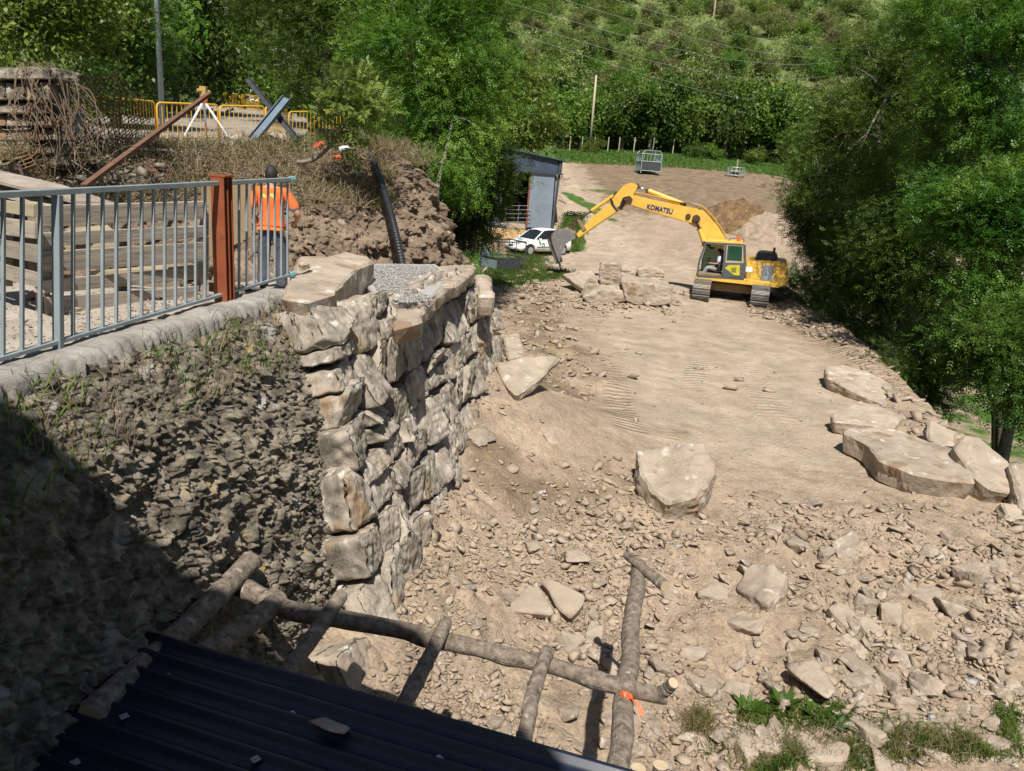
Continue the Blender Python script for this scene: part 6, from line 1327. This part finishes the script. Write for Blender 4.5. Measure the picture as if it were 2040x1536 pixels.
    V2 = [(-1.72, -.66, .93), (-1.72, .66, .93), (-1.54, .55, 1.29), (-1.54, -.55, 1.29)]; link('rear_window', npmesh('rear_window', V2, [[0, 1, 2, 3]]), CGL, body, False, False).modifiers.new('s', 'SOLIDIFY').thickness = .02
    MB().box((1.935, 0, .52), (.08, .34, .13)).build('grille', BLT, body, world=False, bevel=.02); MB().box((1.945, 0, .30), (.06, .8, .10)).build('lower_grille', BLT, body, world=False); MB().box((1.99, 0, .40), (.02, .5, .10)).build('number_plate', WHITE, body, world=False)
    for wx in (-1.22, 1.24):
        for s_ in (-1, 1):
            w_ = MB().tube([(wx, .66*s_, .30), (wx, .68*s_, .30), (wx, .84*s_, .30), (wx, .855*s_, .30)], [.27, .30, .30, .28], 24).build('wheel', TYRE, t, world=False, smooth=False)
            m_ = MB().tube([(wx, .83*s_, .30), (wx, .868*s_, .30)], [.20, .19], 20); 
            for q in range(7): a = q*6.283/7; m_.tube([(wx+.05*math.cos(a), .87*s_, .30+.05*math.sin(a)), (wx+.18*math.cos(a), .872*s_, .30+.18*math.sin(a))], .018, 5)
            m_.build('wheel_trim', HUB, w_, world=False)
    if decal:
        G_ = flat('decal_green', (.02, .42, .16), .5); m_ = MB()
        for i in range(9):
            a = math.pi*.25+math.pi*1.5*i/8; m_.box((.34+.085*math.cos(a), .866, .62+.10*math.sin(a)), (.05, .02, .055), np.array(Matrix.Rotation(-a, 3, 'Y')))
        m_.build('green_logo', G_, body, world=False); MB().box((.34, .866, .485), (.17, .012, .025)).build('green_caption', G_, body, world=False)
        m_ = MB()
        for i in range(3): m_.box((1.35-.02*i, .12-.14*i, .835+.03), (.11, .12, .012), np.array(Matrix.Rotation(.3, 3, 'Y')))
        m_.build('bonnet_logo', flat('decal_teal', (.03, .22, .25), .5), body, world=False)
    return t
cp = on_ground(1055, 511); hb = R(180+40); fw = np.array([math.cos(hb), math.sin(hb), 0]); lf_ = np.array([-math.sin(hb), math.cos(hb), 0])
cc = cp-fw*1.24-lf_*.80; cc[2] = float(G(cc[0], cc[1])) + .02
car('white_car', 'white hatchback with a green logo on its door, partly hidden behind the bucket', cc, hb, CARW)
q = AY(515, 214, 66); car('far_white_car', 'small white car far away on the road behind the crossed posts', (q[0], 66, road_z(66)), R(-68), CARW, False)
# ================================================================ BARN AND YARD
CORR = mat('corrugated_grey', [(.20, .25, .31), (.29, .35, .42)], .8, .5, .05, 5, metal=.3)
BW = np.array([1., 0, 0]); YB = 53.0; cr_ = AY(1107, 455, YB); cl_ = AY(925, 450, YB); g0 = cr_[2]-.1; xr_, xl_ = AY(1107, 420, YB)[0]+.15, -5.6
bn = thing('barn', 'metal barn with navy ribbed gable, dark opening and pale grey sliding door', 'barn', (xl_, YB, g0))
ez_ = AY(1112, 347, YB)[2]; er = AY(1117, 320, YB); rx = AY(1000, 293, YB)
NVR = mat('navy_ribbed', [(.045, .06, .09), (.075, .095, .135)], 2, .5, .05, 10)
def ribbed(pts_top, z0, y, nm, m, parent, pitch=.20, dep=.035):
    """vertical ribbed cladding from z0 up to the piecewise linear top"""
    xs_ = np.arange(pts_top[0][0], pts_top[-1][0], pitch/4); T_ = np.array(pts_top); V = []
    for i, x in enumerate(xs_): d = dep if i % 4 in (1, 2) else 0; z1 = np.interp(x, T_[:, 0], T_[:, 1]); V += [(x, y-d, z0), (x, y-d, z1)]
    return link(nm, npmesh(nm, V, grid_faces(len(xs_), 2)[:, ::-1].copy()), m, parent)
ribbed([(xl_, er[2]+.9), (rx[0], rx[2]), (er[0]+.15, er[2])], ez_, YB, 'gable_cladding', NVR, bn)
dl = AY(1058, 350, YB)[0]; dr_ = AY(1106, 350, YB)[0]
ribbed([(dl, ez_-.05), (dr_, ez_-.05)], g0+.05, YB-.12, 'sliding_door', CORR, bn, .14, .02)
ribbed([(xl_, ez_-.05), (AY(1000, 400, YB)[0], ez_-.05)], g0+.05, YB-.02, 'left_panel', CORR, bn, .14, .02)
MB().box(((xl_+dr_)/2+.2, YB-.2, ez_), (dr_-xl_+.6, .12, .10)).build('door_rail', DKST, bn)
MB().bar((dr_+.08, YB-.02, g0), (er[0]+.02, YB-.02, er[2]-.05), .16, .16, (0, 1, 0)).build('corner_post', DKST, bn); MB().bar((dl-.06, YB-.02, g0), (dl-.06, YB-.02, ez_), .1, .1, (0, 1, 0)).build('door_post', RUST, bn)
D_ = 11.0
MB().prism([(xl_-.2, YB-.25, er[2]+.9), (rx[0], YB-.25, rx[2]+.05), (er[0]+.3, YB-.25, er[2]+.03), (er[0]+.3, YB-.25, er[2]-.04), (rx[0], YB-.25, rx[2]-.03), (xl_-.2, YB-.25, er[2]+.82)], (0, D_, 0)).build('roof', NVR, bn)
MB().box((dr_+.1, YB+D_/2, (g0+er[2])/2), (.08, D_, er[2]-g0)).build('right_wall', CORR, bn); MB().box(((xl_+dr_)/2, YB+D_-.3, (g0+er[2])/2), (dr_-xl_, .08, er[2]-g0)).build('back_wall', DKST, bn); MB().box((xl_, YB+D_/2, (g0+er[2])/2), (.08, D_, er[2]-g0)).build('left_wall', CORR, bn)
def gate(a, b, h, nbar, m, name, label, cat='gate', verts=3, rad=.019):
    a, b = np.array(a, float), np.array(b, float); t = thing(name, label, cat, a); up = np.array([0, 0, 1.]); m_ = MB()
    for i in range(nbar): z = h*(i+.25)/(nbar-.5); MB().tube([a+up*z, b+up*z], rad, 6).build('rail', m, t)
    for i in range(verts): q = a+(b-a)*i/(verts-1); MB().tube([q, q+up*h], rad*1.2, 6).build('upright', m, t)
    return t
q0, q1 = AY(1006, 452, YB-.4), AY(1056, 452, YB-.4); gate(q0, q1, 1.45, 6, flat('dull_galvanised', (.20, .21, .22), .6), 'barred_gate', 'low barred metal gate across the dark barn opening')
q0, q1 = AY(925, 480, 44), AY(964, 478, 45); gate((q0[0], q0[1], q0[2]-.1), (q1[0], q1[1], q1[2]-.1), 1.9, 6, GALV, 'hurdle', 'galvanised hurdle under the dark tree left of the trailer', 'hurdle')
q0, q1 = AY(905, 500, 41), AY(935, 505, 39); gate(q0, q1, 1.8, 6, GALV, 'hurdle', 'second galvanised hurdle in the deep shade nearer the stone wall', 'hurdle')
q0, q1 = AY(950, 470, 47), AY(1003, 462, 49); gate(q0, q1, 1.5, 5, GALV, 'hurdle', 'third galvanised hurdle in front of the grey barn panel', 'hurdle')
# straw / muck in front of the barn
def mound(name, c, rx_, ry_, h, m, label, cat, seed=0, amp=.25, n=90):
    a = np.linspace(-1, 1, n); A_, B_ = np.meshgrid(a, a, indexing='ij'); rr = np.sqrt(A_**2+B_**2); H_ = np.clip(1-rr**2, 0, 1)**.8*h
    X = c[0]+A_*rx_; Y = c[1]+B_*ry_; P = np.stack([X, Y, 0*X+seed], -1); base = Gbase(X, Y)
    Z = base-.06+H_*(1+amp*fbm(P*1.2, 3, 101))+amp*.5*h*fbm(P*3, 3, 102)*np.clip(H_/h*3, 0, 1)+.12*fbm(P*7, 2, 103)*np.clip(H_/h*3, 0, 1)-(rr > 1)*.3
    return tag(link(name, npmesh(name, np.stack([X, Y, Z], -1).reshape(-1, 3), grid_faces(n, n)), m, None, True, False), label, cat)
MUCK = mat('muck', [(.085, .05, .028), (.16, .10, .05), (.26, .17, .08)], 2.2, .95, 1, 9, dist=.08, spots=[((.36, .24, .10), 3.5, .62)])
c_ = on_ground(1476, 462); mound('manure_heap', (c_[0]+.3, c_[1]+2), 3.4, 3.6, 1.55, MUCK, 'dark brown manure heap behind the excavator boom', 'heap', 3, .35)
SOILM = mat('heap_soil', [(.21, .155, .11), (.31, .24, .175), (.38, .30, .22)], 2, .95, 1, 9, dist=.06)
c_ = on_ground(1545, 480); mound('soil_heap', (c_[0]+.8, c_[1]+1), 3.6, 3.6, 1.4, SOILM, 'paler soil heap between the manure heap and the right hand trees', 'heap', 8, .3)
c_ = on_ground(1016, 468); mound('straw_litter', (c_[0], c_[1]), 2.6, 2.0, .22, mat('straw', [(.24, .14, .06), (.38, .25, .11), (.48, .34, .17)], 3, .95, 1, 14, dist=.04), 'reddish straw litter in front of the barn gate', 'straw', 5, .3)
# dark trailer / crate left of the car
t0 = AY(957, 531, 36); t1 = AY(990, 535, 35); tt0 = AY(960, 476, 36)
tl = thing('animal_crate', 'dark steel livestock crate with diagonal brace standing in the shade left of the white car', 'crate', t0); dx = nrm((t1-t0)*np.array([1, 1, 0])); dy = np.array([-dx[1], dx[0], 0]); W_, D2, H2 = np.linalg.norm((t1-t0)[:2]), 1.6, tt0[2]-t0[2]
def tb(a, b, r_=.025): return MB().bar(t0+dx*a[0]*W_+dy*a[1]*D2+ez*a[2]*H2, t0+dx*b[0]*W_+dy*b[1]*D2+ez*b[2]*H2, r_*2, r_*2)
for (x, y) in ((0, 0), (1, 0), (0, 1), (1, 1)): tb((x, y, 0), (x, y, 1)).build('corner_post', DKST, tl)
for z in (0, .42, 1):
    for a, b in (((0, 0), (1, 0)), ((0, 1), (1, 1)), ((0, 0), (0, 1)), ((1, 0), (1, 1))): tb((*a, z), (*b, z)).build('rail', DKST, tl)
tb((.1, 0, .97), (.75, 0, .44)).build('brace', DKST, tl); tb((.7, 0, .42), (.7, 0, 1), .015).build('bar', DKST, tl); tb((.45, 1, .42), (.45, 1, 1), .015).build('bar', DKST, tl)
MB().prism([t0+ez*.04, t0+dx*W_+ez*.04, t0+dx*W_+ez*.42*H2, t0+ez*.42*H2], dy*.02).build('panel', CORR, tl); MB().prism([t0+ez*.42*H2+dx*.02, t0+dx*.5*W_+ez*.44*H2, t0+dx*.1*W_+ez*.97*H2, t0+ez*.97*H2+dx*.02], dy*.015).build('side_sheet', flat('blue_grey_sheet', (.14, .18, .22), .6), tl)
MB().prism([t0+dx*W_+dy*.1+ez*.05, t0+dx*W_+dy*1.3+ez*.05, t0+dx*W_+dy*1.3+ez*.5, t0+dx*W_+dy*.1+ez*.5], dx*.02).build('panel', DKST, tl)
c = on_ground(1005, 528); V, Fc = rockverts(np.random.default_rng(2), 3, (1.1, .7, .35), 4, .08); tag(link('tarpaulin', npmesh('tarpaulin', V+c+ez*.15, Fc), NAVY, None, True, True), 'dark blue bundle on the grass beside the livestock crate', 'bundle')
# pallet lying in grass, plank
for k, (x, y, lb) in enumerate([(1140, 432, 'grey slatted pallet lying tilted in the grass right of the barn')]):
    c = on_ground(x, y); t = thing('old_pallet', lb, 'pallet', c, .3, rot=(-.5, .1, .3))
    for i in range(5): MB().box((0, (i-2)*.26, .1), (1.2, .17, .03)).build('board', WOOD, t, world=False)
    for i in (-1, 0, 1): MB().box((i*.52, 0, .04), (.08, 1.25, .09)).build('stringer', WOOD, t, world=False)
a, b = on_ground(1113, 399), on_ground(1128, 408); tag(MB().bar(a+ez*.4, b+ez*.15, .12, .05).build('plank', WOODY_, None), 'pale plank leaning by the barn corner in the grass', 'plank')
# feeders
FE = mat('feeder_galv', [(.24, .33, .33), (.36, .45, .45)], 3, .5, .05, 10, metal=.3)
def cage(c, w_, d_, h, label, rz=.15):
    t = thing('cattle_feeder', label, 'feeder', c, rz)
    for sx in (-1, 1):
        for sy in (-1, 1): MB().tube([(sx*w_/2, sy*d_/2, 0), (sx*w_/2, sy*d_/2, h*.84), (sx*w_/2*.72, sy*d_/2, h)], .045, 6).build('post', FE, t, world=False)
    for z in (.12, .52, .84):
        for s_ in (-1, 1): MB().tube([(-w_/2, s_*d_/2, h*z), (w_/2, s_*d_/2, h*z)], .035, 6).build('rail', FE, t, world=False); MB().tube([(s_*w_/2, -d_/2, h*z), (s_*w_/2, d_/2, h*z)], .035, 6).build('rail', FE, t, world=False)
    for s_ in (-1, 1):
        for i in range(6): x = (i-2.5)*w_/6; MB().tube([(x*1.0, s_*d_/2, h*.52), (x*1.05+.08, s_*d_/2, h*.84)], .025, 5).build('slant_bar', FE, t, world=False); MB().tube([(s_*w_/2, x*d_/w_, h*.12), (s_*w_/2, x*d_/w_, h*.84)], .025, 5).build('slant_bar', FE, t, world=False)
    MB().box((0, 0, h), (w_*.78, d_*1.05, .05)).build('roof', FE, t, world=False); MB().box((0, -d_/2+.04, h*.34), (w_*.95, .04, h*.36)).build('trough_side', DKST, t, world=False); MB().box((0, d_/2-.04, h*.34), (w_*.95, .04, h*.36)).build('trough_side', DKST, t, world=False); MB().box((0, 0, h*.16), (w_*.95, d_*.95, .05)).build('trough_floor', DKST, t, world=False)
    return t
c = on_ground(1290, 346); s_ = 45*c[1]/FPX; cage(c, s_*.86, s_*.8, 42*c[1]/FPX, 'tall roofed cattle feeder of grey tubes standing in the field')
c = on_ground(1464, 352); t = thing('round_feeder', 'low round feeder with a post standing in the field further right', 'feeder', c); r_ = 17*c[1]/FPX
for z in (.15, .55, .9): MB().tube([(r_*math.cos(i*6.2832/20), r_*.8*math.sin(i*6.2832/20), z) for i in range(21)], .04, 6).build('ring', FE, t, world=False)
for i in range(14): a = i*6.2832/14; MB().tube([(r_*math.cos(a), r_*.8*math.sin(a), 0), (r_*math.cos(a), r_*.8*math.sin(a), .9)], .03, 5).build('bar', FE, t, world=False)
MB().tube([(.1, .1, 0), (.1, .1, 1.7)], .07, 6).build('centre_post', WOODY_, t, world=False); V, Fc = rockverts(np.random.default_rng(9), 3, (r_*1.3, r_, .5), 5, .1); link('hay', npmesh('hay', V+np.array([0, 0, .35]), Fc), MUCK, t, False)
# utility poles, wires, fence posts
PW = flat('pole_wood', (.42, .36, .27), .85)
pb = AY(1178, 262, 100); pt_ = AY(1188, 150, 100.5); up_ = thing('utility_pole', 'tall pale wooden utility pole at the left end of the field edge trees', 'pole', pb-ez*1.5); MB().tube([pb-ez*1.5, pt_], [.17, .11], 8).build('pole', PW, up_, smooth=True); MB().tube([pt_-ez*.3+BW*.35, pt_-ez*.3-BW*.35], .05, 6).build('crossarm', DKST, up_)
p2 = AY(1424, 16, 190); p3 = AY(1430, -40, 190); tag(MB().tube([p2-ez*2, p3], [.22, .16], 8).build('utility_pole', PW, None), 'second utility pole high on the hill at the top edge', 'pole')
for k, (a, b) in enumerate([((980,30,60),(1660,150,150)),((1000,2,62),(1700,120,150)),((1060,-20,64),(1760,110,150)),((1130,-30,66),(1800,90,150)),((1010,60,60),(1680,200,150))]):
    A_, B_ = AY(*a), AY(*b); pts = [A_*(1-t_)+B_*t_-ez*2.2*math.sin(t_*math.pi) for t_ in np.linspace(0, 1, 40)]
    tag(MB().tube(pts, .012, 4, False).build('power_line', flat('wire_grey', (.42, .43, .42), .5), None), ['lowest but one power line wire crossing the hillside','second power line wire from the top group','middle power line wire crossing the hillside','topmost power line wire crossing the hillside','lowest power line wire crossing the hillside'][k], 'wire', 'power line wires')
for k, px in enumerate([1134,1158,1183,1210,1232,1262,1300,1340]):
    q = AY(px, 303, 103); zz = float(Gbase(q[0], 103)); tag(MB().tube([(q[0], 103, zz-.2), (q[0]+.03, 103, zz+1.9)], .07, 6).build('fence_post', PW, None), 'pale wooden fence post standing at the far edge of the grass', 'fence post', 'fence posts along the field edge')
